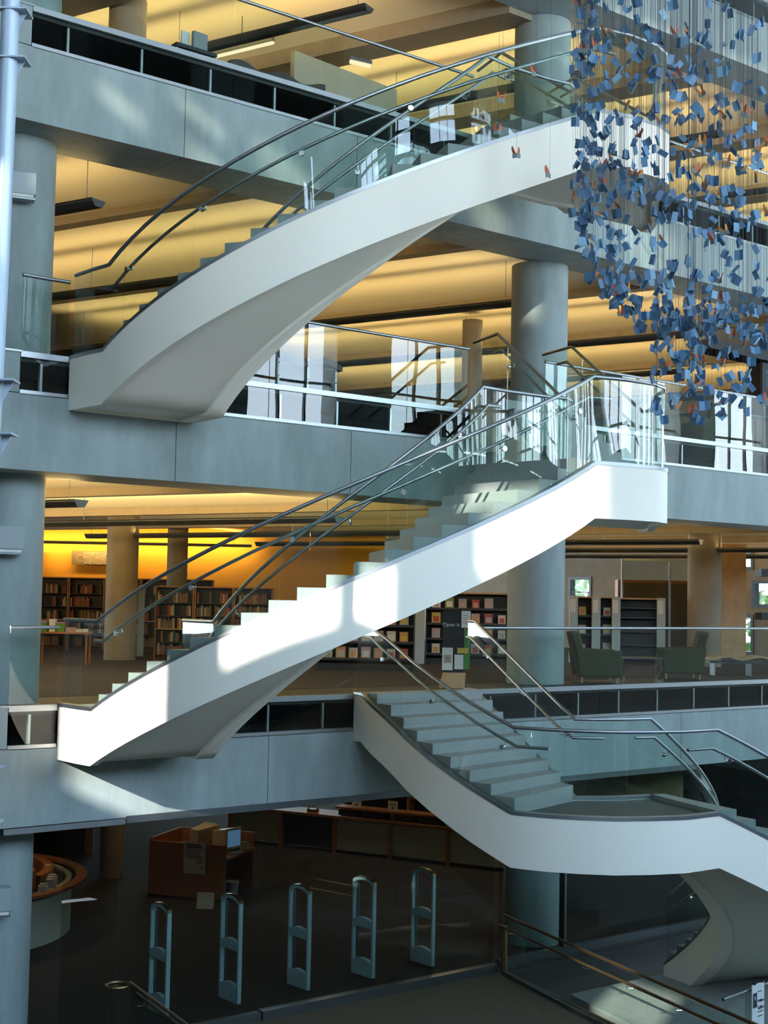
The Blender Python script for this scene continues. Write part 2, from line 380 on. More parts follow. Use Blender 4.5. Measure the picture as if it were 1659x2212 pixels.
for h in SD:
    MB().box(-9.12, -9.1, *h).build('window_6', DIMGL, kind='structure', label='added tinted pane dimming a sun patch high in the end wall', cat='window')  # added panes that weaken the sun for the faint patches
MB().box(-9.2, -9.0, 3, 32, -4, 30).build('light_block_left', CONC, kind='structure', label='unseen wall added to block sky light left of the library floors', cat='wall')  # added to stop sky light leaking in from the left end
MB().box(38.2, 38.4, 1.2, 32, -4, Z[1] - .3).build('wall_right', CONC, kind='structure', label='unseen wall added to block sky light right of the ground floor', cat='wall')  # added, with the next wall, against sky light from the right
MB().box(38.2, 38.4, 1.2, 32, Z[2] - .2, Z[4]).build('wall_right', CONC, kind='structure', label='unseen wall added to block sky light right of the upper floors', cat='wall')
MB().box(46, 72, 0, .3, -4, 30).build('wall_front', CONC, kind='structure', label='unseen concrete wall added to cut sky fill right of the facade', cat='wall')  # added, with the end wall below, to cut the sky fill
MB().box(72, 72.3, -26, .3, -4, 30).build('wall_right', CONC, kind='structure', label='unseen concrete wall added to cut sky fill at the far right of the atrium', cat='wall')
MB().box(-9, 46, 0.3, 1.5, Z[4] + 1.2, 29).build('wall_front', CONC, kind='structure', label='upper concrete wall above the fifth floor', cat='wall')
cw = thing('wall_glazed', 'tall steel framed glass wall closing the atrium behind', 'wall', (-9, -26, -4), kind='structure')
x = -9.0; pier = []
while x < 72:
    MB().box(x, x + 2.7, -26.5, -25.6, 10.2, 29).build('pier', CONC, cw)
    for k in (1, 2): MB().box(x + 3.0 + k * 1.27, x + 3.08 + k * 1.27, -26.1, -25.95, -4, 27).build('mullion', DARK, cw)
    x += 6.8
for z in (12, 14.6, 17.2, 19.8): MB().box(-9, 72, -26.1, -25.97, z, z + 0.09).build('transom', DARK, cw)
for z in (10.5, 18.4): MB().box(-9, 72, -26.4, -25.7, z, z + 0.7).build('beam', CONC, cw)
MB().box(-9, 72, -26, -25.9, -4, 3.0).build('base_blackout', BLACK, cw)
MB().box(-9, 72, -26.2, -25.9, 3.0, 10.4).build('base_blackout', BLACK, cw); MB().box(-9, 72, -26.2, -25.9, 20.3, 29).build('top_blackout', BLACK, cw)  # unseen black panels, base and top, added to cut window light
MB().box(-9.2, 72, -26.5, -13.5, 29, 29.3).build('roof', CONC, kind='structure', label='concrete roof over the back of the atrium', cat='roof')
MB().box(-9.2, 72, -12.9, 4, 29, 29.3).build('roof', CONC, kind='structure', label='concrete roof over the facade side of the atrium', cat='roof')
rs = thing('skylight', 'long glass skylight with steel bars over the atrium', 'skylight', (-9.2, -13.5, 29.1), kind='structure')
for k in range(24): MB().box(-9 + 3.4 * k, -8.88 + 3.4 * k, -13.5, -12.9, 29, 29.3).build('glazing_bar', DARK, rs)

# ------------------------------------------------------------------ balustrades along the floors
def balustrade(n, x0, x1, lab, extra_left=False, panels=1.55):
    z = Z[n]; t = thing('glass_balustrade', lab, 'balustrade', (x0, 0.04, z - 0.55))
    k = max(1, round((x1 - x0) / panels)); w = (x1 - x0) / k
    for i in range(k):
        MB().box(x0 + i * w + 0.006, x0 + (i + 1) * w - 0.006, 0.03, 0.042, z - 0.54, z + 1.06).build('glass_panel', GLASS, t)
    MB().box(x0, x1, 0.0, 0.075, z - 0.56, z - 0.50).build('base_strip', STEEL, t)
    MB().box(x0, x1, 0.0, 0.075, z - 0.05, z + 0.03).build('floor_strip', STEEL, t)
    MB().tube([(x0, 0.036, z + 1.08), (x1, 0.036, z + 1.08)], 0.026, 10).build('handrail', STEEL, t, smooth=True)
    kp = max(1, round((x1 - x0) / 1.1)); wp = (x1 - x0) / kp
    pm = MB().box(-0.018, 0.018, -0.03, 0.03, -0.5, -0.03).mesh('post', STEEL)
    for i in range(kp):
        o = bpy.data.objects.new('post', pm); COL.objects.link(o); o.parent = t; o.location = ((i + .5) * wp, 0.10, 0.55)
    return t
balustrade(1, 7.72, 8.42, 'short glass balustrade left of the middle stair foot on the second floor')
balustrade(1, 10.4, 13.50, 'glass balustrade between the two stairs on the second floor')
balustrade(1, 16.02, 40, 'long glass balustrade in front of the armchairs')
balustrade(2, 7.72, 8.42, 'short glass balustrade left of the upper stair foot on the third floor')
balustrade(2, 10.4, 15.88, 'glass balustrade between the stairs on the third floor')
balustrade(2, 17.72, 40, 'long glass balustrade right of the stair on the third floor')
balustrade(3, 7.72, 15.88, 'glass balustrade across the upper left on the fourth floor')
balustrade(3, 17.72, 40, 'glass balustrade right of the stair head on the fourth floor')
balustrade(4, 7.72, 40, 'glass balustrade of the fifth floor in the top right corner')

# ------------------------------------------------------------------ curved stairs
FH = 0.72
def stair(lab, outer, inner, hand, lev0, far_first=False, joints=1.35, handoff=0.12):
    """outer / inner: polylines (x,y,z) of the fascia top edge, travelled so that the stair lies on the LEFT of outer and RIGHT of inner"""
    t = thing('curved_staircase', lab, 'staircase', (outer[0][0], outer[0][1], lev0))
    for pts, sgn, nm in ((outer, 1, 'outer'), (inner, -1, 'inner')):
        th = 0.11 * sgn
        fa = MB().ribbon(pts, 0, th, -FH, 0).build('fascia', PLAST, t, smooth=True)
        MB().ribbon(pts, -0.008 * sgn, th + 0.008 * sgn, 0.0, 0.05).build('cap_strip', STEEL, fa, smooth=True)
        s = arclen(pts); L = s[-1]; k = max(1, round(L / joints))
        for i in range(k):
            sp_ = sub_path(pts, L * i / k + 0.006, L * (i + 1) / k - 0.006)
            MB().ribbon(sp_, 0.048 * sgn, 0.062 * sgn, 0.05, 1.16).build('glass_panel', GLASS, t, smooth=True)
        nm2 = normals(pts)
        MB().tube([(p[0] + q[0] * .055 * sgn, p[1] + q[1] * .055 * sgn, p[2] + 1.19) for p, q in zip(pts, nm2)], 0.026, 10).build('guard_rail', STEEL, t, smooth=True)
        brk = []
        for h0, h1 in hand[nm]:
            seg = sub_path(pts, max(0, h0), min(L, h1)); q_ = normals(seg)
            hr_ = MB().tube([(p[0] + q[0] * .15 * sgn, p[1] + q[1] * .15 * sgn, p[2] + 0.92) for p, q in zip(seg, q_)], 0.022, 10).build('handrail', STEEL, t, smooth=True)
            kb = max(2, round((h1 - h0) / 1.35)); brk += [(h0 + (h1 - h0) * (i + .5) / kb, hr_) for i in range(kb)]
        for d, hr_ in brk:
            p = at_s(pts, s, d); p2 = at_s(pts, s, min(L, d + .05)); p1 = at_s(pts, s, max(0, d - .05))
            l = math.hypot(p2[0] - p1[0], p2[1] - p1[1]); q = (-(p2[1] - p1[1]) / l, (p2[0] - p1[0]) / l)
            a = Vector((p[0] + q[0] * .062 * sgn, p[1] + q[1] * .062 * sgn, p[2] + .83)); c = Vector((p[0] + q[0] * .15 * sgn, p[1] + q[1] * .15 * sgn, p[2] + .84)); e = c + Vector((0, 0, .07))
            b = MB(); qv = Vector((q[0] * sgn, q[1] * sgn, 0))
            b.tube([a - qv * .025, a + qv * .012], 0.034, 12); b.tube([a, c, e], 0.009, 6)
            b.build('rail_bracket', CHROME, hr_, smooth=True)
    return t
def soffit(t, O, I, lift=0.05):
    """underside between matched outer and inner lists of points"""
    b = MB(); vs = []; fs = []
    for o, i in zip(O, I):
        o = Vector(o); i = Vector(i); d = (i - o); d.z = 0; l = d.length; d.normalize()
        w = 0.28
        vs += [o + d * .1 + Vector((0, 0, -FH + .002)), o + d * .11 + Vector((0, 0, -FH + lift)), i - d * w + Vector((0, 0, -FH + lift)), i - d * (w - .01) + Vector((0, 0, -FH + .002)), i - d * .1 + Vector((0, 0, -FH + .002))]
    k = len(O)
    for j in range(k - 1):
        for m_ in range(4): fs.append((j * 5 + m_, j * 5 + m_ + 1, (j + 1) * 5 + m_ + 1, (j + 1) * 5 + m_))
    b.add(vs, fs); return b.build('soffit', PLAST, t, smooth=True)
def lerp3(a, b, f): return tuple(a[i] + (b[i] - a[i]) * f for i in range(3))
def flight(t, O, I, n, rise_dir=1, m=TREAD):
    """n steps between matched outer/inner guide points (top of step i at the guide height of its upper end)"""
    so_, si_ = arclen(O), arclen(I)
    for k in range(n):
        a0, a1 = k / n, (k + 1) / n
        o0, o1 = at_s(O, so_, so_[-1] * a0), at_s(O, so_, so_[-1] * a1); i0, i1 = at_s(I, si_, si_[-1] * a0), at_s(I, si_, si_[-1] * a1)
        q = []
        for o, i in ((o0, i0), (o1, i1)):
            d = Vector((i[0] - o[0], i[1] - o[1], 0)).normalized() * 0.10
            q.append((o[0] + d.x, o[1] + d.y)); q.append((i[0] - d.x, i[1] - d.y))
        zt = max(o0[2], o1[2]) + 0.06; zl = min(o0[2], o1[2])
        MB().prism([q[0], q[2], q[3], q[1]], zl - 0.20, zt).build('step', m, t)
def slab(t, poly, z0, z1, name='landing', m=TREAD): return MB().prism(poly, z0, z1).build(name, m, t)

XC, YC, RO, RI = 12.67, -0.95, 4.18, 2.30
def quarter_stair(z0, lab):
    arc = [math.radians(179 + 105 * i / 26) for i in range(27)]
    zr = [z0 + 3.40 * i / 26 for i in range(27)]
    Oa = [(XC + RO * math.cos(a), YC + RO * math.sin(a), z) for a, z in zip(arc, zr)]
    Ia = [(XC + RI * math.cos(a), YC + RI * math.sin(a), z) for a, z in zip(arc, zr)]
    zl = z0 + 3.40
    Ol = [(14.2, -5.12, zl), (14.75, -5.14, zl), (15.12, -5.02, zl), (15.40, -4.78, zl), (15.7, -4.33, zl), (16.25, -3.84, zl), (16.6, -3.52, zl), (16.82, -3.25, zl)]
    zt = z0 + 4.81
    Or = resample([(16.86, -3.1, zl), (17.50, -0.90, zt)], 0.4); Oe = [(17.71, 0.02, zt)]
    Il = [(13.8, -3.10, zl), (14.5, -3.12, zl), (14.92, -3.2, zl), (15.05, -3.14, zl)]
    Ir = resample([(15.09, -3.0, zl), (15.65, -0.85, zt)], 0.4); Ie = [(15.90, 0.02, zt)]
    O = [(8.44, 0.02, z0)] + [(8.455, -0.5, z0)] + Oa + Ol + Or + Oe
    I = [(10.42, 0.02, z0)] + [(10.39, -0.5, z0)] + Ia + Il + Ir + Ie
    so, si = arclen(O), arclen(I); a, b = 2, 2 + len(Oa) - 1; c, d = b + len(Ol) + 1, b + len(Ol) + len(Or); c2, d2 = b + len(Il) + 1, b + len(Il) + len(Ir)
    t = stair(lab, O, I, {'outer': [(so[a] - .2, so[b] + .35), (so[c] - .3, so[d] + .3)], 'inner': [(si[a] - .2, si[b] + .3), (si[c2] - .3, si[d2] + .3)]}, z0)
    flight(t, Oa, Ia, 21); flight(t, Or, Ir, 8)
    slab(t, [(8.55, 0.0), (8.55, -0.99), (10.28, -0.99), (10.30, 0.0)], z0 - 0.2, z0 + 0.02)
    o_end, i_end = Oa[-1], Ia[-1]
    P = [(o_end[0], o_end[1] + .1)] + [(p[0] - .03, p[1] + .1) for p in Ol[:3]] + [(p[0] - .07, p[1] + .07) for p in Ol[3:7]] + [(16.76, -3.1)] + [(15.12, -3.1), (14.92, -3.30)] + [(p[0], p[1] - .1) for p in (Il[1], Il[0])] + [(i_end[0], i_end[1] - .1)]
    slab(t, P, zl - 0.25, zl + 0.03)
    slab(t, [(15.72, -0.9), (17.42, -0.92), (17.6, 0.0), (15.98, 0.0)], zt - 0.2, zt + 0.0)
    soffit(t, [(8.44, 0, z0), (8.45, -.5, z0)] + Oa, [(10.42, 0, z0), (10.39, -.5, z0)] + Ia)
    soffit(t, Or + Oe, Ir + Ie)
    MB().prism(P, zl - FH + 0.04, zl - FH + 0.06).build('soffit', PLAST, t)
    MB().box(8.45, 10.4, -0.06, -0.0, z0 - FH, z0 - 0.2).build('end_panel', PLAST, t)
    return t
quarter_stair(Z[2], 'upper white curved staircase rising from the third to the fourth floor')
quarter_stair(Z[1], 'sunlit white curved staircase rising from the second to the third floor')

def lower_stair():
    zl = 3.44; zt = 4.83
    Of = [(13.52, 0.02, zt), (13.50, -0.20, zt)] + [(13.42, -0.56, 4.69), (13.40, -0.92, 4.54), (13.35, -1.27, 4.40), (13.29, -1.62, 4.26), (13.26, -2.15, 4.05), (13.28, -2.68, 3.84), (13.31, -3.05, 3.70), (13.37, -3.35, 3.58), (13.46, -3.69, 3.44)]
    Ol = [(13.52, -3.86, zl), (13.68, -4.18, zl), (13.95, -4.54, zl), (14.29, -4.87, zl), (14.75, -5.12, zl), (15.25, -5.30, zl)]
    CX, CY = 17.15, -1.30; ro, ri = 4.20, 2.35
    ang = [math.radians(253 + 107 * i / 24) for i in range(25)]; zs = [zl * (1 - i / 24) for i in range(25)]
    Oa = [(CX + ro * math.cos(a), CY + ro * math.sin(a), z) for a, z in zip(ang, zs)]
    Ia = [(CX + ri * math.cos(a), CY + ri * math.sin(a), z) for a, z in zip(ang, zs)]
    If = resample([(16.00, 0.02, zt), (15.96, -0.20, zt)], 0.3) + resample([(15.96, -0.20, zt), (15.36, -3.10, zl)], 0.35)[1:]
    Il = [(15.62, -3.28, zl), (15.95, -3.42, zl)]
    O = Of + Ol + Oa; I = If + Il + Ia
    so, si = arclen(O), arclen(I); a, b = len(Of) - 1, len(Of) + len(Ol); a2, b2 = len(If) - 1, len(If) + len(Il)
    t = stair('white lower staircase with a curved landing and open lower flight', O, I, {'outer': [(.1, so[a] + .5), (so[b] - .5, so[-1])], 'inner': [(.1, si[a2] + .35), (si[b2] - .35, si[-1])]}, 3.4)
    fo = Of[1:]; fi = If[1:]
    flight(t, fo, fi, 9); flight(t, Oa, Ia, 21)
    o_end, i_end = Oa[0], Ia[0]
    P = [(13.54, -3.66)] + [(p[0] + .09, p[1] + .05) for p in Ol[:3]] + [(p[0] + .03, p[1] + .1) for p in Ol[3:]] + [(o_end[0] + .03, o_end[1] + .1), (i_end[0], i_end[1] - .1), (15.92, -3.53), (15.58, -3.38), (15.28, -3.17)]
    slab(t, P, zl - 0.25, zl - 0.01, m=STONE)
    slab(t, [(13.60, 0.02), (15.9, 0.02), (15.86, -0.2), (13.60, -0.2)], zt - 0.2, zt)
    soffit(t, Oa, Ia)
    MB().prism(P, zl - FH + 0.04, zl - FH + 0.06).build('soffit', PLAST, t)
    k = 12
    so_, si_ = arclen(fo), arclen(fi)
    soffit(t, [at_s(fo, so_, so_[-1] * j / k) for j in range(k + 1)], [at_s(fi, si_, si_[-1] * j / k) for j in range(k + 1)])
lower_stair()

# ------------------------------------------------------------------ pendant uplights
def pendant(off, vs, ve, z, zc, lab, watt):
    a, b = Vector(uv(off, vs, z)), Vector(uv(off, ve, z)); L = (b - a).length
    t = thing('pendant_light', lab, 'ceiling lamp', tuple(a), math.atan2(b.y - a.y, b.x - a.x))
    MB().add([(0, -.16, .06), (0, .16, .06), (0, .08, -.05), (0, -.08, -.05), (L, -.16, .06), (L, .16, .06), (L, .08, -.05), (L, -.08, -.05)],
             [(0, 1, 2, 3), (7, 6, 5, 4), (1, 5, 6, 2), (3, 2, 6, 7), (0, 3, 7, 4), (0, 4, 5, 1)]).build('housing', STEELD, t, world=False)
    h = zc - z
    for x_ in (0.25, L * .5, L - .25): MB().tube([(x_, 0, .05), (x_, 0, h)], 0.006, 5).build('suspension_cable', STEELD, t, world=False)
    for sg in (-1, 1):
        li = bpy.data.lights.new('uplight', 'AREA'); li.shape = 'RECTANGLE'; li.size = L; li.size_y = 0.16; li.energy = watt; li.color = (1.0, 0.70, 0.27); li.spread = math.radians(130)
        lo = bpy.data.objects.new('uplight', li); COL.objects.link(lo); lo.parent = t; lo.location = (L / 2, sg * 0.09, 0.09); lo.rotation_euler = (pi - sg * math.radians(52), 0, 0)
P_OFF = {1: 9.35, 2: 9.35, 3: 9.95}
ORD = ['first', 'second', 'third', 'fourth', 'fifth', 'sixth']
for n, zp in ((1, 7.72), (2, 12.3), (3, 17.1)):
    for k in range(6):
        off = P_OFF[n] + 4.65 * k + (0.18 * k if n == 3 else 0)
        ys = {(1, 0): 1.5, (1, 3): 1.7, (2, 0): 1.35, (2, 2): 2.2, (2, 4): 5.2, (3, 1): 1.95, (3, 3): 2.1}.get((n, k), 1.6)
        vs = v0(off, ys)
        pendant(off, vs, vs + (12 if n < 3 else 9), zp, Z[n + 1] - 1.59 + 0.37, f'long grey pendant uplight, {ORD[k]} from the left under the {SPN[n]} floor ceiling', ((330 if k < 2 else 75) if n == 1 else 92))
b = thing('strip_lamp', 'bare lit lamp strip behind the wavy shelf at the top', 'ceiling lamp', (14.69, 4.6, 17.2))
EM = emit('lamp glow', (1, .80, .5), 1.3)
MB().tube([(14.69, 4.6, 17.2), (14.16, 6.1, 17.2)], 0.035, 8).build('lamp_tube', EM, b); MB().tube([(14.69, 4.6, 17.27), (14.16, 6.1, 17.27)], 0.05, 6).build('housing', STEELD, b)
MB().tube([(14.43, 5.35, 17.3), (14.43, 5.35, 17.9)], 0.01, 5).build('suspension_cable', STEELD, b)
b = thing('strip_lamp', 'short bright orange lamp strip below the dark ceiling rib', 'ceiling lamp', (16.49, 4.49, 17.3))
MB().tube([(16.49, 4.49, 17.25), (16.95, 4.42, 17.25)], 0.045, 8).build('lamp_tube', EM, b); MB().obox((16.72, 4.455, 17.32), (.5, .1, .06), -.15).build('housing', STEELD, b)
MB().tube([(16.72, 4.45, 17.34), (16.72, 4.45, 17.53)], 0.01, 5).build('suspension_cable', STEELD, b)

# ------------------------------------------------------------------ hanging swarm of little books and butterflies
BLUE = [mat('blue enamel', (0.10, 0.215, 0.35), 0.5, 0.0), mat('pale blue enamel', (0.20, 0.35, 0.48), 0.45, 0.0), mat('dark blue enamel', (0.05, 0.11, 0.20), 0.5, 0.0)]
WIRE = mat('thin wire', (0.05, 0.05, 0.055), 0.5, 0.3)
WING = [mat('orange red wing', (0.50, 0.10, 0.03), 0.6), mat('orange wing', (0.55, 0.20, 0.04), 0.6)]
PAGE = mat('grey pages', (0.16, 0.20, 0.20), 0.7)
def book_shape(ang, w=0.062, h=0.108, t=0.006):
    b = MB()
    for sg in (-1, 1):
        R = Matrix.Rotation(sg * ang, 3, 'Z'); m = MB().box(0, w, -t / 2, t / 2, -h, 0) if sg > 0 else MB().box(-w, 0, -t / 2, t / 2, -h, 0)
        b.add([R @ Vector(v) for v in m.v], m.f)
    return b
BKM = [book_shape(a).mesh('hanging_book', m) for m in BLUE for a in (0.35, 0.7, 1.15)]
def wing_shape(sg):
    pts = [(0, 0), (.02, .035), (.045, .10), (.062, .085), (.060, .045), (.048, .010), (.03, -.02), (.01, -.012)]
    f = [(sg * x, -.002, z) for x, z in pts] + [(sg * x, .002, z) for x, z in pts]; n = len(pts)
    return MB().add(f, [tuple(range(n)), tuple(range(2 * n - 1, n - 1, -1))] + [(i, (i + 1) % n, (i + 1) % n + n, i + n) for i in range(n)])
WGM = [[wing_shape(sg).mesh('wing', m) for sg in (-1, 1)] for m in WING]
BFB = book_shape(0.5, 0.05, 0.05, 0.008).mesh('butterfly', PAGE)
WRM = MB().box(-.0008, .0008, -.0008, .0008, 0, 1).mesh('hanging_wire', WIRE)
TOPZ = 29.0
RH, FH_ = Vector((0.785, -0.62, 0)), Vector((0.62, 0.785, 0))
C0 = Vector((13.27, -7.93, 12.1))
def swarm_points(n):
    out = []
    while len(out) < n:
        k = random.random(); j = random.gauss(1, 0.03); a = random.uniform(0, 2 * pi)
        if k < 0.70:                                     # upright side of the big head
            z = random.uniform(-2.42, 1.5); f = (1 - (-z / 2.42) ** 4.2) ** (1 / 4.2) if z < 0 else 1
            u, w_ = 2.09 * f * math.cos(a) * j, 1.5 * f * math.sin(a) * j
        elif k < 0.82:                                   # rounded underside
            r = math.sqrt(random.uniform(.05, 1)); z = -2.42 * (1 - r ** 4.2) ** (1 / 4.2) * j; u, w_ = 2.09 * r * math.cos(a), 1.5 * r * math.sin(a)
        elif k < 0.855:                                  # neck hanging below it
            u, w_, z = -0.95 + .28 * math.cos(a) * random.uniform(.6, 1), .4 * math.sin(a), -random.uniform(2.4, 3.6)
        elif k < 0.92: u, w_, z = random.uniform(-1.0, .3), random.uniform(-1.0, 1.0), random.uniform(-3.5, -2.3)
        else: u, w_, z = random.uniform(-1.6, .3), random.uniform(-1.2, 1.2), random.uniform(-2.2, 1.5)
        if u > 0.28: continue
        out.append(C0 + RH * u + FH_ * w_ + Vector((0, 0, z)))
    return out
pts = swarm_points(900)
pts.sort(key=lambda p: (p - Vector((0, -17.82, 6.4))).length)
def rot_rand(): return Matrix.Rotation(random.uniform(0, 2 * pi), 4, 'Z') @ Matrix.Rotation(random.gauss(0.0, .45), 4, 'X') @ Matrix.Rotation(random.gauss(0, .35), 4, 'Y')
wsum = MB(); bsum = MB()
for i, p in enumerate(pts):
    if i % 9 == 4: continue
    k = random.choices(range(9), weights=[4, 4, 4, 2, 2, 2, 2, 2, 2])[0]
    if len([0]) and (i - i // 9) < 298:
        o = bpy.data.objects.new('hanging_book', BKM[k]); COL.objects.link(o)
        o.matrix_world = Matrix.Translation(p) @ rot_rand()
        tag(o, 'small blue open book hung on a wire in the big suspended head shaped swarm', 'sculpture', 'small blue books of the hanging swarm')
        wo = bpy.data.objects.new('hanging_wire', WRM); COL.objects.link(wo); wo.parent = o
        wo.matrix_parent_inverse = o.matrix_world.inverted(); wo.location = p; wo.scale = (1, 1, TOPZ - p.z)
    else:
        me = BKM[k]; Rm = Matrix.Translation(p) @ rot_rand()
        bsum.add([Rm @ v.co for v in me.vertices], [tuple(f.vertices) for f in me.polygons])
        if i % 3 == 0: wsum.box(p.x - .0008, p.x + .0008, p.y - .0008, p.y + .0008, p.z, TOPZ)
root = bsum.build('hanging_books', BLUE[0], kind='stuff', label='farther mass of tiny blue books inside the hanging swarm', cat='sculpture')
wsum.build('hanging_wires', WIRE, root, kind='stuff', world=False)
def butterfly(p, R, lab, group=None, m=0):
    o = bpy.data.objects.new('butterfly', BFB); COL.objects.link(o); o.matrix_world = Matrix.Translation(p) @ R
    tag(o, lab, 'sculpture', group)
    for sg in (0, 1):
        wg = bpy.data.objects.new('wing', WGM[m][sg]); COL.objects.link(wg); wg.parent = o; wg.location = (0, 0, -.01); wg.rotation_euler = (random.uniform(-.3, .3), 0, (0.7 if sg else -0.7))
    wo = bpy.data.objects.new('hanging_wire', WRM); COL.objects.link(wo); wo.parent = o
    wo.matrix_parent_inverse = o.matrix_world.inverted(); wo.location = p; wo.scale = (1, 1, TOPZ - p.z)
for i, p in enumerate(pts):
    if i % 9 == 4: butterfly(p, rot_rand(), 'orange winged butterfly book hanging among the blue books of the swarm', 'butterflies of the hanging swarm', i % 2)
BR = Matrix.Rotation(-0.667, 4, 'Z')
for p, r, lab in (((10.85, -6.68, 12.37), .9, 'red butterfly hanging in front of the big column at the top of the stair'),
                  ((10.57, -6.43, 12.07), .5, 'red butterfly book hanging before the upper stair glass, higher of two'),
                  ((10.55, -6.39, 11.71), .1, 'red winged butterfly book just above the cap of the upper stair'),
                  ((10.73, -6.51, 11.45), 0, 'small brown butterfly with V wings against the white fascia of the upper stair'),
                  ((11.03, -6.74, 11.23), .8, 'orange butterfly at the lower edge of the white upper stair fascia'),
                  ((11.38, -7.12, 12.68), .6, 'orange butterfly at the top left corner of the swarm')):
    butterfly(Vector(p), BR @ Matrix.Rotation(r, 4, 'Z'), lab, None, 0)

# ------------------------------------------------------------------ leaning steel post and wall lamps at the left edge
t = thing('steel_post', 'grey blue round steel post with bracket plates at the top left edge', 'post', (4.31, -7.42, -0.2))
MB().tube([(4.18, -7.40, -4.0), (4.285, -7.40, 6.84), (4.31, -7.42, 9.04), (4.30, -7.46, 10.5), (4.24, -7.53, 29)], [.064, .066, .067, .07, .074], 20).build('tube', PIPE, t, smooth=True)
for z in (10.98, 10.59, 8.03, 7.61, 5.04, 4.62):
    px, py = 4.30 + min(0, (z - 8.2)) * .004, -7.43
    bp_ = MB().obox((px + .045, py - .03, z), (.22, .22, .014), -.667).build('bracket_plate', PIPE, t)
    g = MB(); R = Matrix.Rotation(-.667, 3, 'Z')
    tri = [(.062, -.005, -.007), (.14, -.005, -.007), (.062, -.005, -.16), (.062, .005, -.007), (.14, .005, -.007), (.062, .005, -.16)]
    g.add([R @ Vector(v) + Vector((px, py, z)) for v in tri], [(0, 1, 2), (5, 4, 3), (0, 3, 4, 1), (1, 4, 5, 2), (2, 5, 3, 0)]).build('gusset', PIPE, bp_)
for z, lab in ((12.05, 'upper of the three square wall lamps on the left column'), (7.10, 'middle square wall lamp on the left column'), (2.20, 'lowest square wall lamp on the left column beside the entrance glass')):
    t = thing('wall_lamp', lab, 'wall lamp', (7.84, 0.44, z), -0.30)
    MB().box(-.18, .18, -.10, .14, -.14, .17).build('housing', mat('lamp grey', (.30, .33, .34), .5), t, world=False, bevel=.008)
    MB().box(-.15, .15, -.105, -.02, -.185, -.145).build('lens', PAPER, t, world=False); MB().box(-.17, .17, -.10, .10, -.21, -.19).build('bottom_plate', STEELD, t, world=False)

# ------------------------------------------------------------------ second floor furniture
VR = -0.668
BC = [mat('book rust', (0.25, 0.09, 0.04), .7), mat('book brown', (0.14, 0.08, 0.04), .7), mat('book cream', (0.42, 0.36, 0.24), .7), mat('book navy', (0.03, 0.045, 0.09), .7), mat('book red', (0.30, 0.04, 0.03), .7), mat('book olive', (0.12, 0.12, 0.05), .7)]
BKX = [MB().box(-.5, .5, -.5, .5, 0, 1).mesh('book', m) for m in BC]
nbook = 0; brest = [MB() for _ in BC]
def bookcase(loc, w, h, shelves, lab, full, group_lab, dark=BLACK):
    global nbook
    t = thing('bookcase', lab, 'bookcase', loc, VR, 'bookcases'); L = Vector(loc)
    R = Matrix.Rotation(VR, 3, 'Z')
    MB().box(-w / 2, -w / 2 + .03, 0, .30, 0, h).build('side_panel', WOOD, t, world=False); MB().box(w / 2 - .03, w / 2, 0, .30, 0, h).build('side_panel', WOOD, t, world=False)
    MB().box(-w / 2 + .03, w / 2 - .03, .28, .30, .05, h).build('back_panel', dark, t, world=False); MB().box(-w / 2 - .01, w / 2 + .01, -.01, .31, h, h + .03).build('top_board', WOOD, t, world=False)
    for k in range(shelves):
        z = .10 + k * (h - .15) / shelves; MB().box(-w / 2 + .03, w / 2 - .03, .01, .28, z - .025, z).build('shelf', WOODL if k == 2 else dark, t, world=False)
        x = -w / 2 + .05; cnt = 0
        while x < w / 2 - .09:
            bw = random.uniform(.030, .052); bh = random.uniform(.19, .27); ci = random.choices(range(6), [4, 4, 3, 2, 2, 2])[0]
            if random.random() < (1 - full): x += random.uniform(.05, .22); continue
            p = L + R @ Vector((x + bw / 2, .13, z + .001))
            if nbook < 290 and cnt < 10 and k >= 1:
                o = bpy.data.objects.new('book', BKX[ci]); COL.objects.link(o); o.location = p; o.rotation_euler = (0, 0, VR); o.scale = (bw - .003, .17, bh)
                tag(o, f'upright book on the {["bottom","second","third","fourth","top","upper"][k]} shelf of the {group_lab}', 'book', f'books on the {group_lab}'); nbook += 1; cnt += 1
            else: brest[ci].obox(p + Vector((0, 0, bh / 2)), (bw - .003, .17, bh), VR)
            x += bw
    return t
for i in range(5):
    f = (i + .5) / 5; bookcase((16.07 + 3.87 * f, 17.99 - 3.05 * f, 4.82), .97, 1.93, 5, f'dark wooden bookcase along the orange wall, {ORD[i]} from the left', .82, f'{ORD[i]} bookcase along the orange wall')
for i in range(3):
    f = (i + .5) / 3; bookcase((16.48 + 2.23 * f, 11.92 - 1.76 * f, 4.82), .93, 1.72, 5, f'nearer bookcase seen through the stair glass, {ORD[i]} from the left', .85, f'{ORD[i]} nearer bookcase behind the stair glass')
for i, b_ in enumerate(brest):
    if i == 0: b0 = tag(b_.build('book_rows', BC[i]), 'rows of small books filling the rest of the far shelves', 'books', None, 'stuff')
    else: b_.build('book_row', BC[i], b0, kind='stuff', world=False)
t = thing('end_panel', 'grey green shelf end panel beside the column on the second floor', 'panel', (16.2, 11.9, 4.82), VR); MB().box(-.16, .0, -.02, .02, 0, 1.75).build('panel', ENDP, t, world=False); MB().box(-.17, .01, -.03, .03, 0, .06).build('foot', DARK, t, world=False)

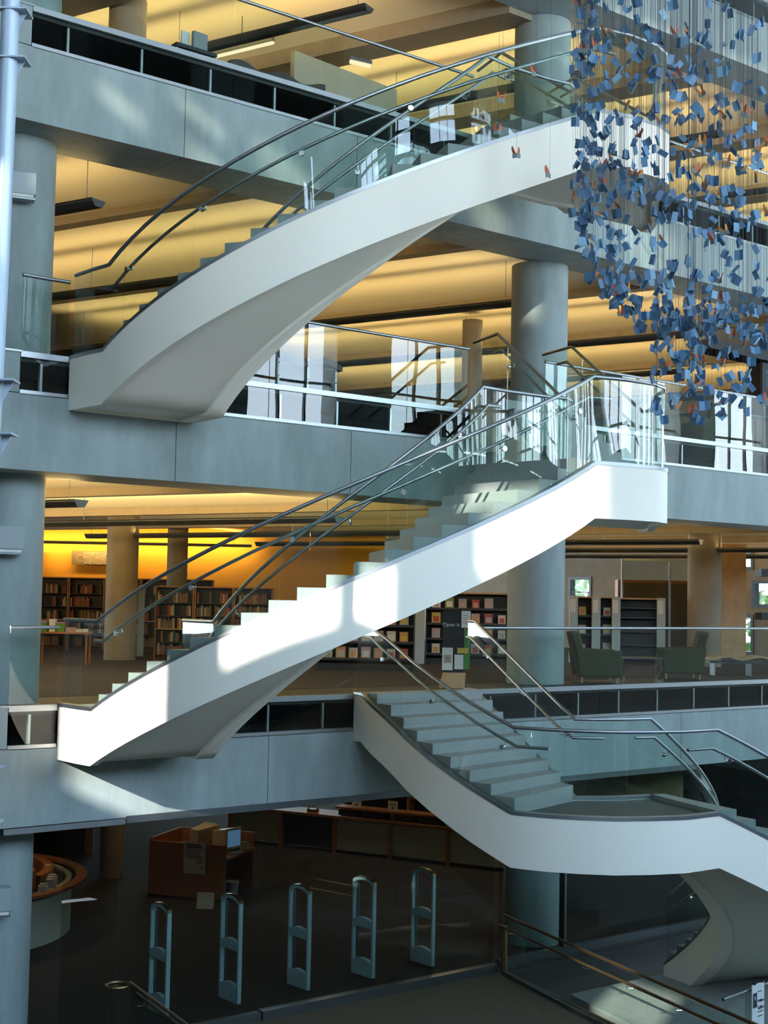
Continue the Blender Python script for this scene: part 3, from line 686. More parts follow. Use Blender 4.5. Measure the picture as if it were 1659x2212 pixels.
t = thing('display_table', 'low wooden display table at the left with bright boxes', 'table', (12.85, 10.35, 4.82), VR)
MB().box(-.1, 1.05, 0, .5, .66, .70).build('table_top', WOOD, t, world=False)
for x in (-.06, .97):
    for y in (.04, .42): MB().box(x, x + .04, y, y + .04, 0, .66).build('leg', WOOD, t, world=False)
GREEN = mat('green card', (0.06, 0.20, 0.03), .6); PURP = mat('purple card', (0.20, 0.14, 0.32), .6); PINK = mat('pink card', (0.45, 0.30, 0.28), .6)
def local(loc, v, rz=VR): return Vector(loc) + Matrix.Rotation(rz, 3, 'Z') @ Vector(v)
for (x, y, w_, h_, m, lab) in ((.05, .18, .17, .24, GREEN, 'left green box on the display table'), (.42, .18, .16, .22, GREEN, 'second green box on the display table'), (.23, .2, .13, .27, PAPER, 'white box between the green boxes'),
                            (.62, .2, .2, .10, PINK, 'flat pink box on the display table'), (.85, .22, .26, .07, PAPER, 'flat pale stack of leaflets at the table end')):
    t = thing('box', lab, 'box', local((12.85, 10.35, 4.82), (x, y, .70)), VR + random.uniform(-.2, .2)); MB().box(-w_ / 2, w_ / 2, -.08, .08, 0, h_ * .8).build('carton', m, t, world=False); MB().box(-w_ / 2 - .004, w_ / 2 + .004, -.084, .084, h_ * .8, h_).build('lid', PURP if m is GREEN else m, t, world=False)

# orange wall signs
t = thing('wall_sign', 'long grey sign board on the orange wall left of the brown column', 'sign', (17.53, 18.68, 7.15), -0.667)
MB().box(0, 1.7, 0, .04, 0, .40).build('board', mat('sign board grey', (.20, .16, .10), .7), t, world=False); MB().box(.34, 1.7, -.012, 0, .02, .38).build('letter_panel', mat('sign letters', (.30, .26, .19), .7, noise=.5, scale=16), t, world=False)
def lettering(txt, size, m, parent, loc, rot=(pi / 2, 0, 0), align='LEFT'):
    c = bpy.data.curves.new('lettering', 'FONT'); c.body = txt; c.size = size; c.extrude = .002; c.align_x = align; c.materials.append(m)
    q = bpy.data.objects.new('lettering_curve', c); COL.objects.link(q)
    me = bpy.data.meshes.new_from_object(q.evaluated_get(bpy.context.evaluated_depsgraph_get())); bpy.data.objects.remove(q)
    o = bpy.data.objects.new('lettering', me); COL.objects.link(o); o.parent = parent; o.location = loc; o.rotation_euler = rot; return o
lettering('C', .30, mat('sign letter pale', (.34, .29, .22), .7), t, (.12, -.006, .09))
t = thing('wall_sign', 'end of a second grey sign board at the left column on the orange wall', 'sign', (16.3, 19.6, 7.14), -0.667)
MB().box(0, .72, 0, .04, 0, .40).build('board', mat('sign board grey', (.20, .16, .10), .7), t, world=False); MB().box(-.02, .74, -.01, .05, .40, .42).build('top_trim', DARK, t, world=False)

# magazine racks
MC = {'red': (.34, .05, .04), 'cream': (.50, .42, .30), 'orange': (.48, .22, .07), 'yellow': (.50, .36, .06), 'pink': (.45, .27, .24), 'grey': (.30, .31, .30), 'olive': (.26, .25, .10), 'white': (.60, .58, .54)}
MM = {k: mat('cover ' + k, v, .5) for k, v in MC.items()}
MGM = {k: MB().obox((0, 0, .13), (.20, .012, .26), 0, .0).mesh('magazine', m) for k, m in MM.items()}
PGM = {k: MB().obox((0, -.008, .11), (.13, .006, .13), 0).mesh('cover_picture', m) for k, m in MM.items()}
ROWN = ['bottom', 'third', 'second', 'top']
def magazine_rack(loc, w, h, rows, cols, lab, short, end=None):
    t = thing('magazine_rack', lab, 'rack', loc, VR); MB().box(-w / 2, w / 2, .28, .32, .05, h).build('back_panel', BLACK, t, world=False)
    MB().box(-w / 2 - .02, w / 2 + .02, -.02, .34, h, h + .04).build('top_board', WOODL, t, world=False)
    MB().box(-w / 2, -w / 2 + .03, 0, .3, 0, h).build('side_panel', DARK, t, world=False); MB().box(w / 2 - .03, w / 2, 0, .3, 0, h).build('side_panel', DARK, t, world=False)
    MB().box(-w / 2, w / 2, .02, .3, 0, .14).build('plinth', BLACK, t, world=False)
    if end: MB().box(end[0], end[1], -.04, .02, 0, h).build('end_panel', ENDP, t, world=False)
    for r in range(rows):
        z = .24 + r * (h - .24) / rows; MB().box(-w / 2 + .03, w / 2 - .03, .02, .28, z - .03, z).build('shelf', BLACK, t, world=False); MB().box(-w / 2 + .03, w / 2 - .03, .02, .03, z, z + .03).build('shelf_lip', DARK, t, world=False)
        ks = list(MC); prev = None
        for c in range(cols):
            if random.random() < .06: continue
            k = random.choice([q for q in ks if q != prev]); prev = k; p = local(loc, (-w / 2 + .1 + (c + .5) * (w - .2) / cols, .10, z + .002))
            o = bpy.data.objects.new('magazine', MGM[k]); COL.objects.link(o); o.location = p; o.rotation_euler = (-.22, 0, VR); s_ = random.uniform(.85, 1.05); o.scale = (s_, 1, s_)
            tag(o, f'{k} magazine in the {ROWN[4 - rows + r] if rows < 4 else ROWN[r]} row, {ORD[c] if c < 6 else "seventh"} from left, {short}', 'magazine', f'magazines of the {short}')
            q = bpy.data.objects.new('cover_picture', PGM[random.choice([a for a in ks if a != k])]); COL.objects.link(q); q.parent = o
    return t
magazine_rack((18.34, 5.99, 4.82), 2.10, 1.68, 4, 7, 'dark magazine rack under the middle stair, left one', 'left magazine rack')
magazine_rack((22.42, 7.24, 4.82), 2.10, 1.69, 4, 6, 'dark magazine rack left of the big column, right one', 'right magazine rack', (-1.42, -1.07))
for i, (x, y) in enumerate(((26.40, 7.30), (26.90, 6.90))):
    magazine_rack((x, y, 4.82), .48, 1.66, 3, 1, f'narrow magazine bay right of the big column, {ORD[i]}', f'{ORD[i]} narrow magazine bay')
for i, (x, y) in enumerate(((26.17, 7.42), (26.63, 7.06), (27.03, 6.74), (27.95, 6.03))):
    t = thing('end_panel', f'grey green shelf end panel right of the big column, {ORD[i]} from the left', 'panel', (x, y, 4.82), VR); MB().box(-.11, .11, -.05, .0, 0, 1.69).build('panel', ENDP, t, world=False); MB().box(-.09, .05, -.056, -.05, 1.28, 1.62).build('label_card', PAPER, t, world=False)
t = thing('open_shelf', 'empty black shelf unit between two grey green end panels', 'shelf', (27.49, 6.42, 4.82), VR)
MB().box(-.55, .55, .28, .32, 0, 1.64).build('back_panel', BLACK, t, world=False); MB().box(-.6, .6, -.02, .34, 1.64, 1.68).build('top_board', WOODL, t, world=False)
for z in (.1, .45, .8, 1.15, 1.4): MB().box(-.55, .55, 0, .28, z, z + .025).build('shelf', DARK, t, world=False)
t = thing('glass_partition', 'glass partition with slim pale posts behind the armchairs', 'partition', (28.68, 8.05, 4.82), VR)
for x in (0, 1.30, 2.15): MB().box(x, x + .05, 0, .05, 0, 2.75).build('post', STEEL, t, world=False)
for x in (.05, 1.35): MB().box(x, x + (1.25 if x < 1 else .8), .02, .035, .05, 2.70).build('glass_pane', FGLASS, t, world=False)
MB().box(0, 2.2, 0, .05, 2.70, 2.76).build('head_rail', STEEL, t, world=False); MB().box(0, 2.2, .0, .05, .0, .05).build('foot_rail', STEELD, t, world=False)
t = thing('office_wall', 'brown office cupboard wall behind the glass partition', 'cupboard', (29.3, 9.4, 4.82), VR)
MB().box(.5, 2.6, 0, .5, 0, 2.2).build('carcass', WOOD, t, world=False)
for k in range(2): MB().box(.55 + k * 1.03, 1.54 + k * 1.03, -.02, 0, .08, 2.12).build('door', mat('dim brown door', (.10, .065, .04), .6), t, world=False)
t = thing('wood_bulkhead', 'brown wooden bulkhead wall right of the glass partition', 'wall panel', (30.6, 6.4, 4.82), VR)
MB().box(0, .85, 0, .3, 0, 3.2).build('panel', WOODL, t, world=False); MB().box(-.02, .87, -.02, .32, 0, .1).build('skirting', DARK, t, world=False)

def armchair(loc, rz, lab):
    t = thing('armchair', lab, 'armchair', loc, rz, 'sage green armchairs')   # faces local +x
    MB().box(-.30, .46, -.26, .26, .22, .44).build('seat_cushion', SAGE, t, world=False, bevel=.05)
    bk = MB().add([(-.34, -.29, .18), (-.14, -.29, .18), (-.14, .29, .18), (-.34, .29, .18), (-.52, -.28, .98), (-.34, -.27, 1.00), (-.34, .27, 1.00), (-.52, .28, .98)], [(0, 3, 2, 1), (4, 5, 6, 7), (0, 1, 5, 4), (1, 2, 6, 5), (2, 3, 7, 6), (3, 0, 4, 7)])
    bk.build('backrest', SAGE, t, world=False, bevel=.05)
    for sy in (-1, 1):
        y0, y1 = sorted((sy * .27, sy * .42))
        MB().add([(-.36, y0, .12), (.44, y0, .12), (.44, y1, .12), (-.36, y1, .12), (-.44, y0, .66), (.47, y0, .63), (.47, y1, .63), (-.44, y1, .66)], [(0, 3, 2, 1), (4, 5, 6, 7), (0, 1, 5, 4), (1, 2, 6, 5), (2, 3, 7, 6), (3, 0, 4, 7)]).build('armrest', SAGE, t, world=False, bevel=.03)
    MB().box(-.33, .43, -.27, .27, .12, .22).build('base', SAGE, t, world=False)
    for x in (-.30, .38):
        for y in (-.33, .33): MB().tube([(x, y, 0), (x, y, .13)], [.018, .028], 8).build('leg', WOODL, t, world=False)
    return t
armchair((20.16, 1.05, 4.82), -.62, 'sage green armchair next to the big column, its back to the left')
armchair((23.02, 1.25, 4.82), pi - .70, 'sage green armchair right of the side table, facing left')
armchair((23.75, 1.15, 9.62), pi / 2 - .3, 'olive green armchair turned away behind the third floor glass')
t = thing('side_table', 'low dark table on square chrome legs between the two armchairs', 'table', (21.50, 1.05, 4.82), -.62)
MB().box(-.42, .42, -.28, .28, .44, .47).build('table_top', DARK, t, world=False)
for x in (-.40, .38):
    for y in (-.26, .24): MB().box(x, x + .02, y, y + .02, 0, .44).build('leg', CHROME, t, world=False)
    MB().box(x, x + .02, -.24, .24, .0, .02).build('foot_bar', CHROME, t, world=False)
t = thing('wavy_bench', 'tan bench with a wavy top at the right edge of the second floor', 'bench', (25.5, 1.45, 4.82), -.62)
def wave(x0, x1, y0, y1, z, amp, per, th, n=28):
    b = MB(); vs = []
    for i in range(n + 1):
        x = x0 + (x1 - x0) * i / n; zz = z + amp * math.sin(2 * pi * x / per)
        vs += [(x, y0, zz - th), (x, y1, zz - th), (x, y1, zz), (x, y0, zz)]
    fs = [(3, 2, 1, 0), tuple(n * 4 + j for j in range(4))]
    for i in range(n):
        for j in range(4): fs.append((i * 4 + j, i * 4 + (j + 1) % 4, (i + 1) * 4 + (j + 1) % 4, (i + 1) * 4 + j))
    return b.add(vs, fs)
wave(-.9, 1.6, -.25, .25, .42, .035, .75, .05).build('wavy_top', WOODL, t, world=False, smooth=True); MB().box(-.9, 1.6, -.2, .2, .27, .31).build('rail', DARK, t, world=False)
for x in (-.8, .0, .75, 1.5): MB().box(x, x + .03, -.18, .18, 0, .28).build('leg', STEELD, t, world=False)
t = thing('black_rack', 'tall black rack with two thick cross bars at the right edge', 'rack', (26.6, 1.9, 4.82), VR)
for x in (.65, 2.0): MB().box(x, x + .35, .1, .5, 0, 3.1).build('upright', BLACK, t, world=False)
for z in (1.22, 2.22): MB().box(-.02, 2.3, -.05, .5, z, z + .17).build('cross_bar', BLACK, t, world=False)

t = thing('sign_stand', 'black standing sign board with white posters on a wooden box', 'sign', (16.42, 0.95, 4.82), VR)
MB().add([(-.24, -.20, 0), (.20, -.20, 0), (.20, .16, 0), (-.24, .16, 0), (-.17, -.12, .26), (.22, -.12, .26), (.22, .16, .26), (-.17, .16, .26)], [(0, 3, 2, 1), (4, 5, 6, 7), (0, 1, 5, 4), (1, 2, 6, 5), (2, 3, 7, 6), (3, 0, 4, 7)]).build('wooden_box', WOODL, t, world=False)
MB().box(-.18, .20, .12, .15, .26, 1.36).build('board', BLACK, t, world=False)
MB().box(.145, .31, .10, .112, 1.06, 1.36).build('upper_poster', PAPER, t, world=False)
for k in range(5): MB().box(.165, .165 + .12 * (1 if k % 2 else .8), .097, .10, 1.13 + k * .036, 1.14 + k * .036).build('text_line', mat('warm print', (.40, .22, .12), .8), t, world=False)
p_ = MB().box(-.19, .0, .095, .107, .30, .70).build('left_poster', PAPER, t, world=False); MB().obox((-.09, .092, .5), (.13, .006, .14), 0).build('picture', mat('poster picture', (.35, .26, .20), .7, noise=.5, scale=25), t, world=False)
MB().box(.03, .19, .095, .107, .32, .58).build('right_poster', PAPER, t, world=False); MB().box(.08, .28, .108, .118, .60, .70).build('yellow_card', MM['yellow'], t, world=False); MB().box(.20, .31, .12, .15, .32, 1.02).build('green_strip', GREEN, t, world=False)
lettering('Open it', .095, PAPER, t, (-.185, .118, 1.08))

# ------------------------------------------------------------------ third and fourth floor furniture near the glass
def wavy_shelf(loc, L, lab):
    t = thing('wavy_shelf', lab, 'shelf', loc)
    wave(0, L, -.05, .5, .86, .05, .85, .10, 34).build('wavy_top', mat('dark stained wood', (.035, .028, .02), .6), t, world=False, smooth=True)
    MB().box(.1, L - .05, .2, .24, 0.05, .80).build('back_panel', BLACK, t, world=False)
    for z in (.72, .50): MB().tube([(.12, -.03, z), (L - .1, -.03, z)], .014, 8).build('rail', STEELD, t, world=False)
    MB().box(.1, L - .1, -.02, .3, .36, .39).build('shelf', BLACK, t, world=False)
    for x in (.12, L * .5, L - .12): MB().box(x - .02, x + .02, -.03, .4, 0, .85).build('post', STEELD, t, world=False)
    return t
wavy_shelf((11.95, 1.75, Z[3]), 1.95, 'dark shelf with a wavy top behind the fourth floor glass')
wavy_shelf((12.95, 1.75, Z[2]), 1.45, 'dark shelf with a wavy top behind the third floor glass')
t = thing('reading_table', 'small black table behind the top left glass carrying a grey box', 'table', (11.17, 1.75, Z[3]))
MB().box(-.36, .40, -.25, .25, .74, .80).build('table_top', BLACK, t, world=False); MB().box(-.34, .38, -.2, .2, .60, .63).build('shelf', BLACK, t, world=False)
for x in (-.34, .35):
    for y in (-.22, .19): MB().box(x, x + .03, y, y + .03, 0, .74).build('leg', STEELD, t, world=False)
t = thing('monitor', 'grey flat box standing on the small black table', 'monitor', (11.32, 1.65, Z[3] + .80), .1); MB().box(-.14, .14, -.03, .03, .04, .32).build('casing', GREY, t, world=False); MB().box(-.08, .08, -.06, .06, 0, .04).build('stand', DARK, t, world=False)
t = thing('leaflet', 'white leaflet with a blue foot beside the grey box', 'leaflet', (11.08, 1.70, Z[3] + .80), .1); MB().box(-.08, .08, -.01, .01, .09, .30).build('sheet', PAPER, t, world=False); MB().box(-.09, .07, -.03, .02, 0, .09).build('holder', mat('light blue plastic', (.22, .42, .50), .4), t, world=False)
t = thing('partition_wall', 'pale grey partition behind the wavy shelf on the fourth floor', 'partition', (15.2, 4.6, Z[3]), .12); MB().box(0, 2.9, 0, .12, 0, 2.75).build('panel', mat('partition paint', (.30, .30, .24), .8), t, world=False); MB().box(-.02, 2.92, -.01, .13, 0, .1).build('skirting', DARK, t, world=False)
t = thing('plaque', 'small dark sign plate low on the pale partition of the fourth floor', 'sign', (14.55, 2.6, Z[3] + .88), -.1); MB().box(0, .62, 0, .04, 0, .24).build('plate', mat('dark plate', (.05, .045, .04), .6), t, world=False); MB().box(.1, .14, 0, .04, -.88, 0).build('leg', DARK, t, world=False); MB().box(.48, .52, 0, .04, -.88, 0).build('leg', DARK, t, world=False)
lettering('A', .16, mat('sign letter pale', (.34, .29, .22), .7), t, (.27, -.004, .05))
t = thing('sideboard', 'dark brown cabinet behind the third floor glass at the right', 'cabinet', (24.9, 1.9, Z[2]), -.05); MB().box(0, 2.0, 0, .6, 0, 1.05).build('carcass', mat('dark brown', (.05, .03, .02), .6), t, world=False); MB().box(-.02, 2.02, -.03, .62, 1.05, 1.09).build('top_board', DARK, t, world=False)
for k in range(3): MB().box(.03 + k * .66, .64 + k * .66, -.02, 0, .08, 1.0).build('door', mat('brown door', (.075, .045, .03), .6), t, world=False)
t = thing('black_canopy', 'black shelf canopy near the right edge under the third floor ceiling', 'canopy', (25.1, 2.2, Z[2] + 2.35), -.05); MB().add([(0, 0, .2), (3, 0, .1), (3, .6, .1), (0, .6, .2), (0, 0, .42), (3, 0, .42), (3, .6, .42), (0, .6, .42)], [(0, 3, 2, 1), (4, 5, 6, 7), (0, 1, 5, 4), (1, 2, 6, 5), (2, 3, 7, 6), (3, 0, 4, 7)]).build('shade', BLACK, t, world=False); MB().box(1.9, 2.3, .1, .5, -2.35, .1).build('post', BLACK, t, world=False)

# ------------------------------------------------------------------ ground floor: gates, desks, counters
def gate():
    t = thing('security_gate', '', 'security gate')
    th = .035; prof = []
    for i in range(11): a = pi * i / 10; prof.append((.27 * math.cos(a), 1.54 + .10 * math.sin(a)))
    b = MB()
    def bar(y0, y1, z0, z1): b.box(-th, th, y0, y1, z0, z1)
    pl = MB().box(-th, th, -.27, -.232, .0, 1.54); pl.build('upright', GATEM, t, world=False); MB().box(-th, th, .232, .27, 0, 1.54).build('upright', GATEM, t, world=False)
    ar = MB(); vs = []; n = 11
    for (y, z) in prof:
        vs += [(-th, y, z), (th, y, z), (th, y * .86, z - .05), (-th, y * .86, z - .05)]
    fs = [(3, 2, 1, 0), tuple((n - 1) * 4 + j for j in range(4))]
    for i in range(n - 1):
        for j in range(4): fs.append((i * 4 + j, i * 4 + (j + 1) % 4, (i + 1) * 4 + (j + 1) % 4, (i + 1) * 4 + j))
    ar.add(vs, fs).build('arch', GATEM, t, world=False, smooth=True)
    cp = MB(); vs = []
    for (y, z) in prof: vs += [(-th - .004, y, z), (th + .004, y, z), (th + .004, y, z + .014), (-th - .004, y, z + .014)]
    cp.add(vs, fs).build('top_cap', BRONZE, t, world=False, smooth=True)
    def arched(z0, z1, nm):
        vs = []
        for i in range(9):
            y = -.232 + .464 * i / 8; zz = z1 + .05 * math.sin(pi * i / 8); vs += [(-th, y, z0), (th, y, z0), (th, y, zz), (-th, y, zz)]
        f2 = [(3, 2, 1, 0), tuple(8 * 4 + j for j in range(4))]
        for i in range(8):
            for j in range(4): f2.append((i * 4 + j, i * 4 + (j + 1) % 4, (i + 1) * 4 + (j + 1) % 4, (i + 1) * 4 + j))
        MB().add(vs, f2).build(nm, GATEM, t, world=False, smooth=True)
    arched(.80, .92, 'crossbar'); arched(.0, .24, 'base')
    MB().box(th, th + .03, .20, .275, 0, 1.5).build('side_cover', STEELD, t, world=False)
    return t
G0 = gate()
for i, (x, y) in enumerate(((10.86, 1.30), (12.10, 1.24), (13.43, 1.25), (14.73, 1.21), (16.06, 1.23))):
    g = G0 if i == 0 else copy_tree(G0); g.location = (x, y, 0); g.rotation_euler = (0, 0, .02 * i)
    tag(g, f'pale blue arched security gate behind the entrance glass, {ORD[i]} from the left', 'security gate', 'row of security gates')

def ring(cx, cy, r0, r1, z0, z1, a0, a1, n=30):
    b = MB(); vs = []
    for i in range(n + 1):
        a = math.radians(a0 + (a1 - a0) * i / n); c, s_ = math.cos(a), math.sin(a)
        vs += [(cx + r0 * c, cy + r0 * s_, z0), (cx + r1 * c, cy + r1 * s_, z0), (cx + r1 * c, cy + r1 * s_, z1), (cx + r0 * c, cy + r0 * s_, z1)]
    fs = [(3, 2, 1, 0), tuple(n * 4 + j for j in range(4))]
    for i in range(n):
        for j in range(4): fs.append((i * 4 + j, i * 4 + (j + 1) % 4, (i + 1) * 4 + (j + 1) % 4, (i + 1) * 4 + j))
    return b.add(vs, fs)
t = thing('reception_desk', 'curved reception desk with an orange wooden rim beside the left column', 'desk', (10.0, 8.2, 0))
ring(10, 8.2, 2.35, 2.45, 0, .95, -150, 40).build('front_panel', LAMIN, t, smooth=True); ring(10, 8.2, 2.54, 2.74, .95, 1.0, -150, 30).build('counter_rim', WOOD, t, smooth=True)
ring(10, 8.2, 1.60, 2.54, .86, .90, -150, 40).build('desk_top', DARK, t, smooth=True); ring(10, 8.2, 1.92, 2.10, .90, 1.14, -52, 38).build('inner_screen', WOOD, t, smooth=True)
for (a, r, z, w_, h_, m, nm, lab) in ((-62, 2.4, 0.9, .16, .16, PAPER, 'leaflet_holder', 'white leaflet box at the left of the curved desk'), (-52, 2.3, 0.9, .15, .2, PAPER, 'leaflet_holder', 'tall white leaflet holder on the curved desk'),
                                (-44, 2.2, 0.9, .17, .18, PAPER, 'leaflet_holder', 'white leaflet box with a dark dot on the curved desk'), (-55, 1.9, .9, .26, .34, MM['orange'], 'carton', 'orange carton behind the leaflets on the curved desk'),
                                (-38, 1.9, .9, .18, .14, MM['yellow'], 'carton', 'low yellow carton on the curved desk'), (-25, 2.0, .9, .14, .22, PAPER, 'leaflet_holder', 'pale leaflet stand at the right end of the curved desk'),
                                (-48, 1.75, .9, .2, .26, mat('teal plastic', (.05, .13, .16), .5), 'carton', 'teal carton at the back of the curved desk')):
    ar_ = math.radians(a); p = (10 + r * math.cos(ar_), 8.2 + r * math.sin(ar_), z); o = thing(nm, lab, 'box', p, VR + random.uniform(-.3, .3))
    MB().box(-w_ / 2, w_ / 2, -.06, .06, 0, h_).build('body', m, o, world=False); MB().box(-w_ / 2 + .02, w_ / 2 - .02, -.02, .03, h_, h_ + .04).build('sheets', PAPER, o, world=False)
o = thing('desk_lamp', 'thin brass desk lamp on the curved reception desk', 'lamp', (11.45, 7.75, .9)); MB().cyl(11.45, 7.75, .9, .92, .07, 16).build('base', BRONZE, o); MB().tube([(11.45, 7.75, .92), (11.45, 7.75, 1.25), (11.38, 7.68, 1.4)], .012, 8).build('stem', BRONZE, o); MB().tube([(11.38, 7.68, 1.42), (11.34, 7.64, 1.33)], [.03, .08], 14).build('lamp_shade', BRONZE, o)
t = thing('wood_wall_panel', 'orange wooden wall panels with a dark opening behind the curved desk', 'wall panel', (13.9, 14.9, 0), -.62)
MB().box(-.6, .75, 0, .1, 0, 2.6).build('panel', WOOD, t, world=False); MB().box(2.2, 2.4, 0, .1, 0, 2.6).build('panel', WOOD, t, world=False); MB().box(.75, 2.2, .05, .1, 0, 2.6).build('opening', BLACK, t, world=False); MB().box(.7, 2.4, -.02, .05, 2.2, 2.35).build('head_trim', WOOD, t, world=False)

# catalogue desk with two monitors
A_, B_ = Vector((14.84, 8.89, 0)), Vector((15.84, 7.42, 0)); ang = math.atan2(B_.y - A_.y, B_.x - A_.x); LD = (B_ - A_).length
t = thing('computer_desk', 'wooden computer desk with tall front panel in the entrance hall', 'desk', tuple(A_), ang)   # local x along the front, +y to the right-back
DP = 1.50
MB().box(0, LD, 0, .04, 0, 1.12).build('front_panel', WOOD, t, world=False); MB().box(.02, LD, DP, DP + .04, 0, 1.18).build('back_panel', WOOD, t, world=False)
MB().box(0, .04, .04, DP, 0, 1.18).build('side_panel', WOOD, t, world=False); MB().box(.04, LD + .06, .04, DP, .82, .86).build('desk_top', WOOD, t, world=False); MB().box(LD - .5, LD - .46, .04, DP, 0, .82).build('modesty_panel', BLACK, t, world=False)
def loc_d(x, y, z): return local(tuple(A_), (x, y, z), ang)
def crt(p, rz, lab, screen):
    o = thing('monitor', lab, 'monitor', p, rz)
    MB().add([(-.24, -.22, .10), (.24, -.22, .10), (.24, -.22, .52), (-.24, -.22, .52), (-.14, .24, .16), (.14, .24, .16), (.14, .24, .44), (-.14, .24, .44)], [(0, 1, 2, 3), (7, 6, 5, 4), (0, 4, 5, 1), (1, 5, 6, 2), (2, 6, 7, 3), (3, 7, 4, 0)]).build('casing', BEIGE, o, world=False, bevel=.012)
    bz = MB().box(-.245, .245, -.26, -.22, .09, .53).build('bezel', BEIGE, o, world=False); MB().box(-.20, .20, -.266, -.26, .14, .48).build('screen', screen, bz, world=False); MB().cyl(0, 0, 0, .10, .14, 16).build('stand', BEIGE, o, world=False)
crt(loc_d(.85, .85, .86), ang + pi * .85, 'beige computer monitor seen from behind on the wooden desk', BLACK)
crt(loc_d(1.42, .75, .86), ang + 1.25, 'beige computer monitor with a blue lit screen on the wooden desk', emit('monitor picture', (.20, .42, .75), .35))
o = thing('printer', 'beige receipt printer at the right end of the wooden desk', 'printer', tuple(loc_d(1.62, 1.12, .86)), ang + 1.3); MB().box(-.18, .18, -.14, .14, 0, .14).build('casing', BEIGE, o, world=False, bevel=.02); MB().box(-.13, .13, -.16, -.05, .14, .17).build('paper_slot', GREY, o, world=False)
o = thing('telephone', 'beige telephone with handset on the wooden desk', 'telephone', tuple(loc_d(1.35, 1.3, .86)), ang + .6); MB().box(-.1, .1, -.1, .1, 0, .06).build('base', BEIGE, o, world=False); MB().tube([(-.12, 0, .07), (-.09, 0, .13), (.09, 0, .13), (.12, 0, .07)], .025, 8).build('handset', BEIGE, o, world=False)
o = thing('keyboard', 'beige keyboard on the edge of the wooden desk', 'keyboard', tuple(loc_d(1.72, .62, .86)), ang + 1.3); MB().box(-.2, .2, -.08, .08, 0, .025).build('tray', BEIGE, o, world=False); MB().box(-.19, .19, -.07, .06, .025, .035).build('keys', PAPER, o, world=False)
o = thing('waste_bin', 'grey waste bin under the wooden desk', 'bin', tuple(loc_d(1.75, .45, 0)), ang); MB().tube([(0, 0, 0), (0, 0, .3)], [.11, .14], 18).build('body', GREY, o, world=False); MB().tube([(0, 0, .3), (0, 0, .315)], [.15, .15], 18).build('rim', PAPER, o, world=False)
o = thing('notice', 'white printed notice fixed to the front of the wooden desk', 'notice', tuple(loc_d(.82, -.014, .50)), ang)
MB().box(0, .50, 0, .012, 0, .66).build('sheet', PAPER, o, world=False)
for k in range(9):
    MB().box(.04 if k < 7 else .3, .04 + .42 * random.uniform(.7, 1), -.002, .0, .58 - k * .045, .595 - k * .045 + (.014 if k < 2 else 0)).build('text_line', INK, o, world=False)
MB().box(.40, .43, -.002, 0, .12, .15).build('dot', INK, o, world=False)
o = thing('floor_sign', 'small pale tilted sign standing on the dark carpet before the desk', 'sign', (15.15, 7.05, 0), VR); MB().obox((0, -.06, .15), (.34, .015, .33), 0, -.35).build('front_sheet', BEIGE, o, world=False); MB().obox((0, .06, .15), (.34, .015, .33), 0, .35).build('back_sheet', BEIGE, o, world=False)

# long service counter
A_, B_ = Vector((19.7, 13.4, 0)), Vector((22.95, 6.35, 0)); ang = math.atan2(B_.y - A_.y, B_.x - A_.x); LD = (B_ - A_).length
t = thing('service_counter', 'long service counter with pale panels and orange wood trim at the back', 'counter', tuple(A_), ang)
k = 5
for i in range(k):
    x0, x1 = LD * i / k, LD * (i + 1) / k
    MB().box(x0 + .05, x1 - .05, .02, .06, .08, .84).build('front_panel', LAMIN if i != 1 else BLACK, t, world=False); MB().box(x0 - .05, x0 + .05, -.02, .3, 0, .86).build('divider', WOOD, t, world=False)
    if i >= 2:
        for q in range(2): MB().box(x0 + .08 + q * .75, x0 + .62 + q * .75, .04, .3, .94, 1.08).build('cubby', BLACK, t, world=False)
MB().box(-.05, LD, .06, .7, 0, .07).build('plinth', BLACK, t, world=False); MB().box(-.05, LD + .05, -.06, .75, .86, .92).build('worktop', WOOD, t, world=False); MB().box(LD * .4, LD + .05, .0, .45, 1.10, 1.15).build('upper_shelf', WOOD, t, world=False); MB().box(LD * .4, LD, .31, .36, .92, 1.1).build('upper_back', WOODL, t, world=False)
for i, x in enumerate((.47, .60, .77)):
    p = local(tuple(A_), (LD * x, .12, 1.15), ang); o = thing('counter_sign', f'small white card sign on the service counter, {ORD[i]} from the left', 'sign', tuple(p), ang - .1, 'card signs on the service counter')
    MB().box(-.14, .14, 0, .01, 0, .24).build('card', PAPER, o, world=False); MB().box(-.03, .03, -.003, 0, .05, .09).build('dot', INK, o, world=False); MB().box(-.08, .08, -.003, 0, .15, .17).build('text_line', INK, o, world=False)
p = local(tuple(A_), (LD * .30, .25, .92), ang); o = thing('telephone', 'brown telephone on the left part of the service counter', 'telephone', tuple(p), ang); MB().box(-.12, .12, -.1, .1, 0, .07).build('base', BRONZE, o, world=False); MB().tube([(-.13, 0, .07), (-.1, 0, .15), (.1, 0, .15), (.13, 0, .07)], .028, 8).build('handset', BEIGE, o, world=False)
t = thing('back_shelves', 'orange wooden pigeonhole shelves behind the service counter', 'shelf', (24.0, 11.4, 0), ang)
for x in (0, 1.2, 2.4, 3.6): MB().box(x, x + .06, 0, .4, 0, 2.2).build('upright', WOODL, t, world=False)
for z in (.5, 1.0, 1.45, 2.15): MB().box(0, 3.66, 0, .4, z, z + .05).build('shelf', WOOD, t, world=False)
MB().box(0, 3.66, .36, .4, 0, 2.2).build('back_panel', BLACK, t, world=False)
